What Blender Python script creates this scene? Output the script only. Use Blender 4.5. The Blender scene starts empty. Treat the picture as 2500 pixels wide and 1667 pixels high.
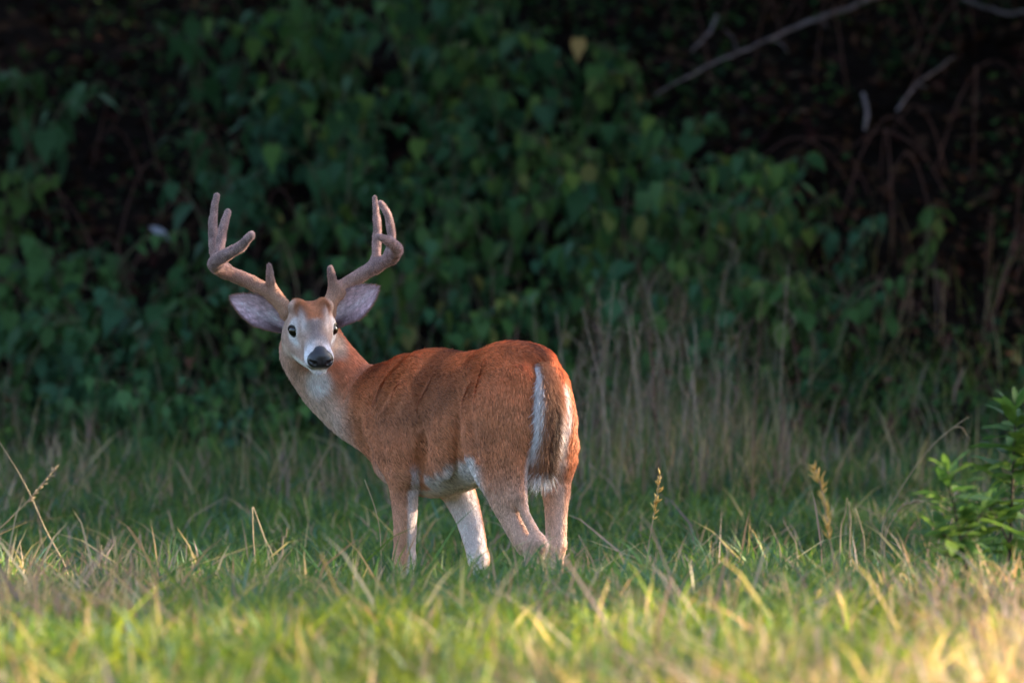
import bpy, math, random
import numpy as np
from mathutils import Vector, Matrix

random.seed(7)
RNG = np.random.default_rng(11)
scene = bpy.context.scene
COL = scene.collection

# ------------------------------------------------------------------ camera
CAM_H = 1.6
PITCH = -math.atan(0.654 / 34.7)
FPX = 2500 / 36.0 * 400.0            # focal length in photograph pixels
cam_data = bpy.data.cameras.new("camera")
cam = bpy.data.objects.new("camera", cam_data)
COL.objects.link(cam)
cam_data.sensor_width = 36.0
cam_data.lens = 400.0
cam_data.clip_start = 0.1
cam_data.clip_end = 500.0
cam_data.dof.use_dof = True
cam_data.dof.focus_distance = 34.95
cam_data.dof.aperture_fstop = 3.8
cam_data.dof.aperture_blades = 0
cam.location = (0, 0, CAM_H)
cam.rotation_euler = (math.pi / 2 + PITCH, 0, 0)
scene.camera = cam

# ------------------------------------------------------------------ sky and sun
SUN_EL = math.radians(20.0)
SUN_AZ = math.radians(72.0)          # measured from +Y (view direction) towards +X (right)
SUN_DIR = np.array([math.sin(SUN_AZ) * math.cos(SUN_EL), math.cos(SUN_AZ) * math.cos(SUN_EL), math.sin(SUN_EL)])
world = bpy.data.worlds.new("World")
scene.world = world
world.use_nodes = True
nt = world.node_tree
nt.nodes.clear()
w_out = nt.nodes.new("ShaderNodeOutputWorld")
w_bg = nt.nodes.new("ShaderNodeBackground")
w_sky = nt.nodes.new("ShaderNodeTexSky")
w_sky.sky_type = 'NISHITA'
w_sky.sun_disc = False
w_sky.sun_elevation = SUN_EL
w_sky.sun_rotation = SUN_AZ
w_sky.air_density = 1.0
w_sky.dust_density = 2.0
w_sky.ozone_density = 1.0
w_bg.inputs["Strength"].default_value = 0.13
nt.links.new(w_sky.outputs[0], w_bg.inputs[0])
nt.links.new(w_bg.outputs[0], w_out.inputs[0])

sun_data = bpy.data.lights.new("sun", 'SUN')
sun_data.energy = 4.4
sun_data.angle = math.radians(0.6)
sun_data.color = (1.0, 0.84, 0.60)
sun = bpy.data.objects.new("sun", sun_data)
COL.objects.link(sun)
sun.rotation_euler = Vector(SUN_DIR).to_track_quat('Z', 'Y').to_euler()

scene.view_settings.view_transform = 'Standard'
scene.view_settings.look = 'None'
scene.view_settings.gamma = 1.0
scene.view_settings.exposure = 2.75
scene.view_settings.use_curve_mapping = False
scene.render.engine = 'CYCLES'
scene.cycles.use_denoising = True
scene.cycles.max_bounces = 6
scene.cycles.diffuse_bounces = 4
scene.cycles.glossy_bounces = 2
scene.cycles.transmission_bounces = 4
scene.cycles.transparent_max_bounces = 8
scene.cycles_curves.shape = 'RIBBONS'

# ------------------------------------------------------------------ helpers
def ray(px, py):
    """World direction through a pixel of the 2500 x 1667 photograph."""
    x, y = (px - 1250.0) / FPX, (833.5 - py) / FPX
    c, s = math.cos(PITCH), math.sin(PITCH)
    return np.array([x, c - s * y, s + c * y])

def PW(px, py, Y):
    d = ray(px, py)
    return np.array([0, 0, CAM_H]) + d * (Y / d[1])

def smoothstep(e0, e1, x):
    t = np.clip((x - e0) / (e1 - e0), 0, 1)
    return t * t * (3 - 2 * t)

def hash_noise(p, freq, seed=0):
    """cheap value noise on N x 3 points, 0..1"""
    q = np.asarray(p, dtype=np.float64) * freq + seed * 17.31
    i = np.floor(q).astype(np.int64); f = q - i
    f = f * f * (3 - 2 * f)
    out = 0
    def h(ii):
        n = (ii[:, 0] * 374761393 + ii[:, 1] * 668265263 + ii[:, 2] * 2147483647 + seed * 1442695041) & 0x7fffffff
        n = ((n ^ (n >> 13)) * 1274126177) & 0x7fffffff
        n = (n ^ (n >> 16)) & 0xffff
        return n / 65535.0
    for dx in (0, 1):
        for dy in (0, 1):
            for dz in (0, 1):
                w = (f[:, 0] if dx else 1 - f[:, 0]) * (f[:, 1] if dy else 1 - f[:, 1]) * (f[:, 2] if dz else 1 - f[:, 2])
                out = out + w * h(i + np.array([dx, dy, dz]))
    return out

def link(name, data, parent=None, mat=None, label=None, cat=None, group=None, kind=None):
    o = bpy.data.objects.new(name, data)
    COL.objects.link(o)
    if parent is not None:
        o.parent = parent
    if mat is not None:
        data.materials.append(mat)
    tag(o, label, cat, group, kind)
    return o

def tag(o, label=None, cat=None, group=None, kind=None):
    if label: o["label"] = label
    if cat: o["category"] = cat
    if group: o["group"] = group
    if kind: o["kind"] = kind
    return o

def empty(name, loc, label=None, cat=None, group=None, rz=0.0):
    o = bpy.data.objects.new(name, None)
    COL.objects.link(o)
    o.location = loc
    o.rotation_euler = (0, 0, rz)
    o.empty_display_size = 0.05
    return tag(o, label, cat, group)

def make_mesh(name, verts, quads=None, tris=None, colors=None, smooth=True):
    verts = np.asarray(verts, dtype=np.float32)
    nq = 0 if quads is None else len(quads)
    nt_ = 0 if tris is None else len(tris)
    me = bpy.data.meshes.new(name)
    me.vertices.add(len(verts))
    me.vertices.foreach_set("co", verts.ravel())
    idx, starts = [], []
    if nq:
        idx.append(np.asarray(quads, dtype=np.int32).ravel()); starts.append(np.arange(nq) * 4)
    if nt_:
        idx.append(np.asarray(tris, dtype=np.int32).ravel()); starts.append(nq * 4 + np.arange(nt_) * 3)
    idx = np.concatenate(idx); starts = np.concatenate(starts).astype(np.int32)
    me.loops.add(len(idx))
    me.loops.foreach_set("vertex_index", idx)
    me.polygons.add(nq + nt_)
    me.polygons.foreach_set("loop_start", starts)
    if smooth:
        me.polygons.foreach_set("use_smooth", np.ones(nq + nt_, dtype=bool))
    me.update(calc_edges=True)
    me.validate()
    if colors is not None:
        c = np.ones((len(verts), 4), dtype=np.float32); c[:, :3] = colors
        a = me.color_attributes.new("col", 'FLOAT_COLOR', 'POINT')
        a.data.foreach_set("color", c.ravel())
    return me

def tube(points, radii, n=6, cap=True):
    """verts, quads, tris of a round tube along points"""
    P = np.asarray(points, dtype=float); R = np.asarray(radii, dtype=float)
    m = len(P)
    T = np.gradient(P, axis=0); T /= np.linalg.norm(T, axis=1)[:, None] + 1e-9
    ref = np.array([0.0, 0, 1]) if abs(T[0, 2]) < 0.9 else np.array([1.0, 0, 0])
    V = []
    u = np.cross(T[0], ref); u /= np.linalg.norm(u)
    ang = np.arange(n) / n * 2 * math.pi
    for k in range(m):
        u = u - T[k] * u.dot(T[k]); u /= np.linalg.norm(u)
        w = np.cross(T[k], u)
        V.append(P[k] + R[k] * (np.cos(ang)[:, None] * u + np.sin(ang)[:, None] * w))
    V = np.concatenate(V)
    q = [(k * n + i, k * n + (i + 1) % n, (k + 1) * n + (i + 1) % n, (k + 1) * n + i) for k in range(m - 1) for i in range(n)]
    t = []
    if cap:
        c0, c1 = len(V), len(V) + 1
        V = np.vstack([V, P[0], P[-1]])
        t = [(c0, (i + 1) % n, i) for i in range(n)] + [(c1, (m - 1) * n + i, (m - 1) * n + (i + 1) % n) for i in range(n)]
    return V, q, t

def join_parts(parts):
    V, Q, T, off = [], [], [], 0
    for v, q, t in parts:
        V.append(v); Q += [tuple(i + off for i in f) for f in q]; T += [tuple(i + off for i in f) for f in t]
        off += len(v)
    return np.concatenate(V), Q, T

def catmull(P, per=6):
    P = np.asarray(P, dtype=float)
    E = np.vstack([2 * P[0] - P[1], P, 2 * P[-1] - P[-2]])
    out = []
    for i in range(1, len(E) - 2):
        for t in np.arange(per) / per:
            a, b, c, d = E[i - 1], E[i], E[i + 1], E[i + 2]
            out.append(0.5 * (2 * b + (c - a) * t + (2 * a - 5 * b + 4 * c - d) * t * t + (3 * b - a - 3 * c + d) * t ** 3))
    out.append(P[-1])
    return np.array(out)

# ------------------------------------------------------------------ materials
def new_mat(name):
    m = bpy.data.materials.new(name)
    m.use_nodes = True
    n = m.node_tree.nodes
    return m, n, m.node_tree.links, n["Principled BSDF"], n["Material Output"]

def attr_mat(name, rough=0.8, translucent=0.0, tint=(1, 1, 1), noise=0.0, scale=60.0, spec=0.3, sheen=0.0):
    """base colour from the 'col' attribute, with optional noise and translucency"""
    m, n, l, bsdf, out = new_mat(name)
    at = n.new("ShaderNodeAttribute"); at.attribute_name = "col"
    src = at.outputs["Color"]
    if noise > 0:
        tc = n.new("ShaderNodeTexCoord")
        nz = n.new("ShaderNodeTexNoise"); nz.inputs["Scale"].default_value = scale; nz.inputs["Detail"].default_value = 4
        l.new(tc.outputs["Object"], nz.inputs["Vector"])
        mr = n.new("ShaderNodeMapRange"); mr.inputs["From Min"].default_value = 0.3; mr.inputs["From Max"].default_value = 0.7
        mr.inputs["To Min"].default_value = 1 - noise; mr.inputs["To Max"].default_value = 1 + noise
        l.new(nz.outputs["Fac"], mr.inputs["Value"])
        mx = n.new("ShaderNodeVectorMath"); mx.operation = 'SCALE'
        l.new(src, mx.inputs[0]); l.new(mr.outputs[0], mx.inputs["Scale"])
        src = mx.outputs[0]
    l.new(src, bsdf.inputs["Base Color"])
    bsdf.inputs["Roughness"].default_value = rough
    bsdf.inputs["Specular IOR Level"].default_value = spec
    if sheen:
        bsdf.inputs["Sheen Weight"].default_value = sheen
        bsdf.inputs["Sheen Roughness"].default_value = 0.4
    if translucent > 0:
        tr = n.new("ShaderNodeBsdfTranslucent")
        tm = n.new("ShaderNodeMix"); tm.data_type = 'RGBA'; tm.blend_type = 'MULTIPLY'; tm.inputs[0].default_value = 1.0
        l.new(src, tm.inputs[6]); tm.inputs[7].default_value = (tint[0], tint[1], tint[2], 1)
        l.new(tm.outputs[2], tr.inputs["Color"])
        ms = n.new("ShaderNodeMixShader"); ms.inputs[0].default_value = translucent
        l.new(bsdf.outputs[0], ms.inputs[1]); l.new(tr.outputs[0], ms.inputs[2])
        l.new(ms.outputs[0], out.inputs["Surface"])
    return m

def leaf_mat(name, stops, rough=0.45, translucent=0.35, spec=0.45):
    """leaf colour picked per object from a ramp, with vein-like noise"""
    m, n, l, bsdf, out = new_mat(name)
    oi = n.new("ShaderNodeObjectInfo")
    cr = n.new("ShaderNodeValToRGB")
    els = cr.color_ramp.elements
    while len(els) < len(stops): els.new(0.5)
    for e, (p, c) in zip(els, stops):
        e.position = p; e.color = (*c, 1)
    l.new(oi.outputs["Random"], cr.inputs[0])
    tc = n.new("ShaderNodeTexCoord")
    nz = n.new("ShaderNodeTexNoise"); nz.inputs["Scale"].default_value = 40; nz.inputs["Detail"].default_value = 5
    l.new(tc.outputs["Object"], nz.inputs["Vector"])
    mr = n.new("ShaderNodeMapRange"); mr.inputs["To Min"].default_value = 0.6; mr.inputs["To Max"].default_value = 1.4
    l.new(nz.outputs["Fac"], mr.inputs["Value"])
    mx = n.new("ShaderNodeVectorMath"); mx.operation = 'SCALE'
    l.new(cr.outputs[0], mx.inputs[0]); l.new(mr.outputs[0], mx.inputs["Scale"])
    l.new(mx.outputs[0], bsdf.inputs["Base Color"])
    bsdf.inputs["Roughness"].default_value = rough
    bsdf.inputs["Specular IOR Level"].default_value = spec
    tr = n.new("ShaderNodeBsdfTranslucent")
    l.new(mx.outputs[0], tr.inputs["Color"])
    ms = n.new("ShaderNodeMixShader"); ms.inputs[0].default_value = translucent
    l.new(bsdf.outputs[0], ms.inputs[1]); l.new(tr.outputs[0], ms.inputs[2])
    l.new(ms.outputs[0], out.inputs["Surface"])
    return m

def plain_mat(name, c0, c1, scale=30.0, rough=0.8, spec=0.3, bump=0.0):
    m, n, l, bsdf, out = new_mat(name)
    tc = n.new("ShaderNodeTexCoord")
    nz = n.new("ShaderNodeTexNoise"); nz.inputs["Scale"].default_value = scale; nz.inputs["Detail"].default_value = 6
    l.new(tc.outputs["Object"], nz.inputs["Vector"])
    cr = n.new("ShaderNodeValToRGB")
    cr.color_ramp.elements[0].position = 0.35; cr.color_ramp.elements[0].color = (*c0, 1)
    cr.color_ramp.elements[1].position = 0.68; cr.color_ramp.elements[1].color = (*c1, 1)
    l.new(nz.outputs["Fac"], cr.inputs[0]); l.new(cr.outputs[0], bsdf.inputs["Base Color"])
    bsdf.inputs["Roughness"].default_value = rough
    bsdf.inputs["Specular IOR Level"].default_value = spec
    if bump:
        bp = n.new("ShaderNodeBump"); bp.inputs["Strength"].default_value = bump; bp.inputs["Distance"].default_value = 0.005
        l.new(nz.outputs["Fac"], bp.inputs["Height"]); l.new(bp.outputs[0], bsdf.inputs["Normal"])
    return m

# ------------------------------------------------------------------ terrain
_TY = np.array([-30, 10, 20, 24, 27, 30, 32.4, 33.4, 34.2, 35.6, 37, 40, 43, 44.5, 47, 50, 55, 70, 130], dtype=float)
_TZ = np.array([-0.1, 0.0, 0.06, 0.11, 0.17, 0.205, 0.225, 0.15, 0.0, 0.0, 0.05, 0.17, 0.33, 0.58, 1.5, 2.7, 4.6, 7.5, 12], dtype=float)
def ground(x, y):
    x = np.asarray(x, dtype=float); y = np.asarray(y, dtype=float)
    # the profile meanders a little with x so that no edge runs dead straight
    yy = y + 0.35 * np.sin(x * 1.1 + 0.5) * smoothstep(36, 41, y) + 0.15 * np.sin(x * 1.9) * (1 - smoothstep(31, 33, y))
    z = (np.interp(yy - 0.3, _TY, _TZ) + np.interp(yy, _TY, _TZ) * 2 + np.interp(yy + 0.3, _TY, _TZ)) / 4
    rough = 0.02 * np.sin(x * 2.3 + y * 0.9) * np.sin(y * 1.7 - x * 0.6) + 0.012 * np.sin(x * 5.1 - y * 3.3)
    near = np.exp(-(((x + 0.15) / 0.8) ** 2 + ((y - 34.95) / 0.7) ** 2) ** 2)
    z = z + .045 * smoothstep(.25, .9, x) * np.exp(-((y - 32.0) / 1.6) ** 2)
    return z * (1 - near) + rough * (1 - near)
# ================================================================== the deer
TH = math.radians(39.0)
DF = np.array([-math.sin(TH), math.cos(TH), 0.0])     # towards the deer's chest
DL = np.array([-math.cos(TH), -math.sin(TH), 0.0])    # towards its left side
DO = np.array([0.062, 34.7, 0.0])
def to_world(p):
    p = np.atleast_2d(p)
    return DO + p[:, :1] * DF + p[:, 1:2] * DL + p[:, 2:3] * np.array([0, 0, 1.0])
def to_local(w):
    w = np.atleast_2d(w) - DO
    return np.stack([w @ DF, w @ DL, w[:, 2]], 1)
def PT(px, py, b):
    """point in the deer's own frame (forward, left, up) seen at a pixel, at lateral offset b"""
    d = ray(px, py); o = np.array([0, 0, CAM_H])
    t = (b - (o - DO) @ DL) / (d @ DL)
    return to_local(o + d * t)[0]
def PL(px, py, Y):
    return to_local(PW(px, py, Y))[0]

# ---- head frame
HY, HP, HR = math.radians(11.5), math.radians(22.0), math.radians(2.0)
_hf = np.array([math.sin(HY) * math.cos(HP), -math.cos(HY) * math.cos(HP), -math.sin(HP)])
_hu = np.array([0, 0, 1.0]) - _hf * _hf[2]; _hu /= np.linalg.norm(_hu)
_hl = np.cross(_hu, _hf)                               # the deer's left = right in the picture
_hu, _hl = _hu * math.cos(HR) - _hl * math.sin(HR), _hl * math.cos(HR) + _hu * math.sin(HR)
HEAD_Y = 35.13
HO = PW(763, 811, HEAD_Y)
def HL(p):
    """head coordinates (forward, left, up) -> deer frame"""
    p = np.atleast_2d(p)
    return to_local(HO + p[:, :1] * _hf + p[:, 1:2] * _hl + p[:, 2:3] * _hu)
HM = np.stack([_hf, _hl, _hu])                         # rows: head axes in world
def to_head(p):
    return (to_world(p) - HO) @ HM.T
RLW = np.stack([DF, DL, [0, 0, 1.0]])                  # rows: deer axes in world
HAX = HM @ RLW.T                                       # head axes in the deer frame

# ---- signed distance field on a grid, meshed with surface nets
class Field:
    def __init__(self, lo, hi, h):
        self.lo = np.array(lo, float); self.h = h
        self.n = np.ceil((np.array(hi) - self.lo) / h).astype(int) + 1
        self.F = np.full(self.n, 0.5, dtype=np.float32)
    def sub(self, lo, hi):
        i0 = np.clip(np.floor((np.array(lo) - self.lo) / self.h).astype(int), 0, self.n)
        i1 = np.clip(np.ceil((np.array(hi) - self.lo) / self.h).astype(int) + 1, 0, self.n)
        sl = tuple(slice(a, b) for a, b in zip(i0, i1))
        ax = [self.lo[k] + np.arange(i0[k], i1[k], dtype=np.float32) * self.h for k in range(3)]
        return sl, np.meshgrid(*ax, indexing='ij', sparse=True)
    def blend(self, sl, d, k, sign=1):
        F = self.F[sl]
        if sign > 0:
            hh = np.maximum(k - np.abs(F - d), 0) / k
            self.F[sl] = np.minimum(F, d) - hh * hh * k * 0.25
        else:
            d = -d
            hh = np.maximum(k - np.abs(F - d), 0) / k
            self.F[sl] = np.maximum(F, d) + hh * hh * k * 0.25
    def chain(self, pts, rad, k, sb=1.0, per=5, sign=1):
        """tapering tube through pts; sb squashes it sideways (axis 1)"""
        P = catmull(np.array(pts), per); R = np.interp(np.arange(len(P)) / per, np.arange(len(rad)), rad)
        m = R.max() * max(1, sb) + k + 0.012
        sl, (X, Y, Z) = self.sub(P.min(0) - m, P.max(0) + m)
        D = None
        for i in range(len(P) - 1):
            a, b = P[i].copy(), P[i + 1].copy()
            ba = (b - a); ba[1] /= sb
            L = ba @ ba + 1e-12
            x, y, z = X - a[0], (Y - a[1]) / sb, Z - a[2]
            t = np.clip((x * ba[0] + y * ba[1] + z * ba[2]) / L, 0, 1)
            d = np.sqrt((x - t * ba[0]) ** 2 + (y - t * ba[1]) ** 2 + (z - t * ba[2]) ** 2) - (R[i] + t * (R[i + 1] - R[i]))
            D = d if D is None else np.minimum(D, d)
        self.blend(sl, (D * min(1, sb)).astype(np.float32), k, sign)
    def ellipsoid(self, c, r, k, axes=None, sign=1):
        c = np.array(c, float); r = np.array(r, float)
        m = r.max() + k + 0.012
        sl, (X, Y, Z) = self.sub(c - m, c + m)
        x, y, z = X - c[0], Y - c[1], Z - c[2]
        if axes is not None:
            x, y, z = [x * A[0] + y * A[1] + z * A[2] for A in axes]
        q = np.sqrt((x / r[0]) ** 2 + (y / r[1]) ** 2 + (z / r[2]) ** 2)
        g = np.sqrt((x / r[0] ** 2) ** 2 + (y / r[1] ** 2) ** 2 + (z / r[2] ** 2) ** 2) + 1e-6
        self.blend(sl, (q * (q - 1) / g).astype(np.float32), k, sign)
    def loft(self, st, k, p=2.2):
        """trunk: stations (a, top, bottom, half width)"""
        st = np.array(st)
        sl, (X, Y, Z) = self.sub((st[0, 0] - 0.05, -st[:, 3].max() - 0.05, st[:, 2].min() - 0.05), (st[-1, 0] + 0.05, st[:, 3].max() + 0.05, st[:, 1].max() + 0.05))
        ax = X.ravel(); fine = np.linspace(st[0, 0], st[-1, 0], 400)
        ker = np.exp(-np.linspace(-2, 2, 41) ** 2); ker /= ker.sum()
        def prof(c):
            v = np.interp(fine, st[:, 0], st[:, c]); vp = np.pad(v, 20, mode='reflect', reflect_type='odd')
            return np.interp(ax, fine, np.convolve(vp, ker, 'valid'))[:, None, None]
        top, bot, w = prof(1), prof(2), prof(3)
        zc, hh = (top + bot) / 2, (top - bot) / 2
        q = (np.abs(Y / w) ** p + np.abs((Z - zc) / hh) ** p) ** (1 / p)
        d = (q - 1) * np.minimum(w, hh)
        over = np.maximum(np.maximum(st[0, 0] - X, X - st[-1, 0]), 0)
        self.blend(sl, (d + over).astype(np.float32), k)
    def mesh(self):
        F = self.F; S = F < 0
        n = np.array(F.shape)
        act = np.zeros(n - 1, dtype=np.uint8)
        for c in range(8):
            dx, dy, dz = c & 1, (c >> 1) & 1, (c >> 2) & 1
            act += S[dx:n[0] - 1 + dx, dy:n[1] - 1 + dy, dz:n[2] - 1 + dz]
        cells = np.argwhere((act > 0) & (act < 8))
        idx = np.full(n - 1, -1, dtype=np.int64); idx[tuple(cells.T)] = np.arange(len(cells))
        corner = np.array([[c & 1, (c >> 1) & 1, (c >> 2) & 1] for c in range(8)])
        vals = np.stack([F[tuple((cells + corner[c]).T)] for c in range(8)], 1).astype(float)
        acc = np.zeros((len(cells), 3)); cnt = np.zeros(len(cells))
        for i in range(8):
            for j in range(i + 1, 8):
                if np.abs(corner[i] - corner[j]).sum() != 1: continue
                vi, vj = vals[:, i], vals[:, j]; cr = (vi < 0) != (vj < 0)
                t = np.where(cr, vi / np.where(cr, vi - vj, 1), 0)
                acc += cr[:, None] * (corner[i] + t[:, None] * (corner[j] - corner[i])); cnt += cr
        V = self.lo + (cells + acc / cnt[:, None]) * self.h
        Q = []
        for ax in range(3):
            o1, o2 = [(1, 2), (2, 0), (0, 1)][ax]
            s0 = [slice(None)] * 3; s1 = [slice(None)] * 3
            s0[ax] = slice(0, -1); s1[ax] = slice(1, None)
            e = np.argwhere(S[tuple(s0)] != S[tuple(s1)])
            e = e[(e[:, o1] > 0) & (e[:, o2] > 0) & (e[:, o1] < n[o1] - 1) & (e[:, o2] < n[o2] - 1)]
            ins = S[tuple(e.T)]
            u = np.zeros(3, int); u[o1] = 1
            v = np.zeros(3, int); v[o2] = 1
            a, b, c, d = [idx[tuple((e - k).T)] for k in (u + v, v, np.zeros(3, int), u)]
            q = np.stack([a, b, c, d], 1); q[~ins] = q[~ins][:, ::-1]
            Q.append(q)
        Q = np.concatenate(Q); Q = Q[(Q >= 0).all(1)]
        return V, Q

deer = empty("deer", DO, "reddish brown white-tailed buck with velvet antlers standing in grass, looking back over its shoulder", "deer")
deer.matrix_world = Matrix(((DF[0], DL[0], 0, DO[0]), (DF[1], DL[1], 0, DO[1]), (0, 0, 1, DO[2]), (0, 0, 0, 1)))

bf = Field((-0.30, -0.30, 0.0), (1.10, 0.45, 1.16), 0.0048)
TRUNK = [(-.075, .80, .66, .05), (-.05, .85, .60, .095), (-.015, .892, .56, .122), (.05, .914, .54, .134), (.12, .924, .525, .134), (.20, .918, .51, .124),
         (.29, .908, .498, .136), (.39, .898, .472, .152), (.48, .896, .458, .150), (.56, .888, .470, .128), (.62, .868, .52, .098), (.67, .80, .60, .06)]
bf.loft(TRUNK, 0.02)
# withers and loin
bf.ellipsoid((.47, 0, .860), (.11, .05, .042), .05)
bf.ellipsoid((.06, 0, .892), (.12, .085, .042), .05)
for s in (1, -1): bf.ellipsoid((.13, s * .070, .862), (.08, .05, .042), .035)          # hip bones
# neck
N0, N1, N2, N3 = PT(965, 1005, 0.0), PT(872, 985, .035), PT(806, 925, .10), PT(757, 862, .165)
bf.chain([N0, N1, N2, N3], [.140, .110, .092, .076], .045)
bf.chain([PT(985, 915, 0.0), PT(905, 952, .02), PT(840, 893, .08), PT(785, 815, .15)], [.05, .050, .045, .05], .05)     # crest of the neck
bf.chain([PT(955, 1115, .03), PT(902, 1050, .045), PT(828, 978, .09)], [.055, .048, .042], .045)                           # throat and brisket
bf.ellipsoid(PT(968, 1138, .03), (.045, .06, .052), .045)
# near foreleg
sb = .72
bf.chain([PT(1008, 908, .075), PT(978, 965, .10), PT(946, 1040, .108)], [.050, .076, .084], .008, sb=.64)                  # shoulder blade
bf.chain([PT(946, 1040, .112), PT(972, 1100, .130), PT(990, 1135, .126)], [.082, .082, .064], .008, sb=.74)
bf.chain([PT(1046, 930, .092), PT(1024, 995, .124), PT(1014, 1080, .126)], [.032, .050, .042], .008, sb=.5)     # fold behind the shoulder
bf.chain([PT(1120, 940, .095), PT(1090, 1030, .124), PT(1080, 1130, .112)], [.045, .062, .050], .012, sb=.5)     # ribs                # upper arm
LFL = [PT(985, 1120, .115), PT(986, 1188, .112), PT(989, 1270, .105), PT(987, 1362, .10)]
bf.chain(LFL, [.062, .043, .036, .031], .022, sb=.95)
f1 = np.array([LFL[3][0] + .0, .10, 0])
bf.chain([LFL[3], (f1[0], .10, .19), (f1[0], .10, .10), (f1[0] + .025, .10, .05)], [.032, .022, .022, .024], .015)
# far foreleg
RFL = [PT(1075, 1110, -.10), PT(1120, 1205, -.092), PT(1146, 1270, -.09), PT(1168, 1362, -.088)]
bf.chain([(.50, -.09, .80), (.52, -.105, .66), RFL[0]], [.06, .08, .07], .02, sb=.6)
bf.chain(RFL, [.075, .050, .040, .030], .025, sb=.95)
f2 = RFL[3]
bf.chain([f2, (f2[0] - .02, -.088, .19), (f2[0] - .02, -.088, .10), (f2[0] + .005, -.088, .05)], [.03, .021, .021, .023], .015)
# near hind leg
LH = [PT(1222, 945, .068), PT(1212, 1010, .086), PT(1202, 1095, .105), PT(1222, 1190, .115), PT(1244, 1262, .11), PT(1280, 1330, .105)]
bf.chain(LH, [.100, .128, .100, .056, .035, .031], .010, sb=.70)
bf.chain([PT(1268, 940, .075), PT(1262, 1040, .085), PT(1252, 1120, .10), PT(1262, 1205, .11)], [.06, .072, .058, .03], .035, sb=.7)   # back of the thigh
bf.chain([PT(1258, 1180, .106), PT(1281, 1250, .104), PT(1305, 1298, .102), PT(1321, 1330, .100)], [.024, .012, .013, .020], .012)                   # hamstring to the heel
h1 = PT(1292, 1325, .105)
bf.chain([PT(1306, 1330, .103), (h1[0] - .012, .10, .20), (h1[0] + .0, .10, .10), (h1[0] + .03, .10, .05)], [.031, .023, .023, .025], .02)
# far hind leg
bf.chain([(.02, -.062, .79), (.005, -.070, .70), (.02, -.09, .61)], [.096, .102, .083], .020, sb=.66)
RH = [(.02, -.095, .61), PT(1356, 1165, -.105), PT(1357, 1230, -.105), PT(1356, 1290, -.105), PT(1354, 1335, -.105)]
bf.chain(RH, [.085, .050, .037, .031, .029], .025, sb=.85)
h2 = RH[4]
bf.chain([PT(1366, 1180, -.105), PT(1367, 1260, -.105), PT(1366, 1328, -.105)], [.022, .012, .018], .02)
bf.chain([h2, (h2[0], -.105, .20), (h2[0], -.105, .10), (h2[0] + .03, -.105, .05)], [.028, .022, .022, .024], .02)
# folds of the hide, pressed into the surface along lines
def on_hide(px, py):
    dr = ray(px, py); dr = dr / dr[1]
    pts = to_local(np.array([0, 0, CAM_H]) + np.arange(34.2, 35.8, .002)[:, None] * dr)
    ij = np.round((pts - bf.lo) / bf.h).astype(int)
    ok = ((ij >= 0) & (ij < bf.n)).all(1)
    ins = np.zeros(len(pts), bool); ins[ok] = bf.F[tuple(ij[ok].T)] < 0
    return pts[np.argmax(ins)]
for line, r_ in (([(1024, 1035), (1029, 1080), (1028, 1130), (1024, 1165)], .016), ([(990, 890), (986, 930), (999, 985), (1016, 1035)], .009),
                 ([(1168, 885), (1151, 940), (1144, 1000), (1150, 1060), (1164, 1110)], .012), ([(903, 985), (912, 1045), (928, 1100), (946, 1142)], .011),
                 ([(1052, 905), (1026, 950), (1012, 1000)], .008), ([(925, 1000), (946, 960), (975, 915)], .007)):
    bf.chain([on_hide(*q_) for q_ in line], [r_ * .6] + [r_ * 1.5] * (len(line) - 2) + [r_ * .6], .024, sign=-1)
# head
def hp(x, y, z): return HL((x, y, z))[0]
bf.ellipsoid(hp(-.040, 0, .012), (.082, .066, .062), .03, HAX)
bf.ellipsoid(hp(.000, 0, .038), (.060, .050, .030), .03, HAX)
for s in (1, -1):
    bf.ellipsoid(hp(-.045, s * .043, .066), (.026, .026, .024), .02, HAX)            # pedicle
    bf.ellipsoid(hp(.000, s * .050, .016), (.034, .021, .028), .018, HAX)            # orbit
    bf.chain([hp(-.055, s * .036, -.045), hp(.02, s * .028, -.058), hp(.11, s * .012, -.060)], [.042, .034, .020], .025)
    bf.ellipsoid(hp(-.03, s * .046, -.035), (.050, .022, .042), .025, HAX)           # cheek
    bf.ellipsoid(hp(.126, s * .021, -.037), (.030, .020, .022), .015, HAX)           # muzzle pads
bf.chain([hp(.00, 0, .0), hp(.05, 0, -.002), hp(.10, 0, -.018), hp(.132, 0, -.027)], [.056, .046, .037, .033], .025)
bf.ellipsoid(hp(.128, 0, -.070), (.030, .022, .015), .008, HAX)                      # chin
bf.chain([hp(-.06, 0, -.02), N3, N2], [.068, .082, .09], .04)
for s in (1, -1):
    bf.ellipsoid(hp(.025, s * .071, .013), (.0205, .0165, .0185), .006, HAX, sign=-1)   # eye socket
V, Q = bf.mesh()

def project_px(W):
    dd = W - np.array([0, 0, CAM_H]); c_, s_ = math.cos(PITCH), math.sin(PITCH)
    f_ = c_ * dd[:, 1] + s_ * dd[:, 2]; u_ = -s_ * dd[:, 1] + c_ * dd[:, 2]
    return np.stack([1250 + FPX * dd[:, 0] / f_, 833.5 - FPX * u_ / f_], 1)
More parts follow.
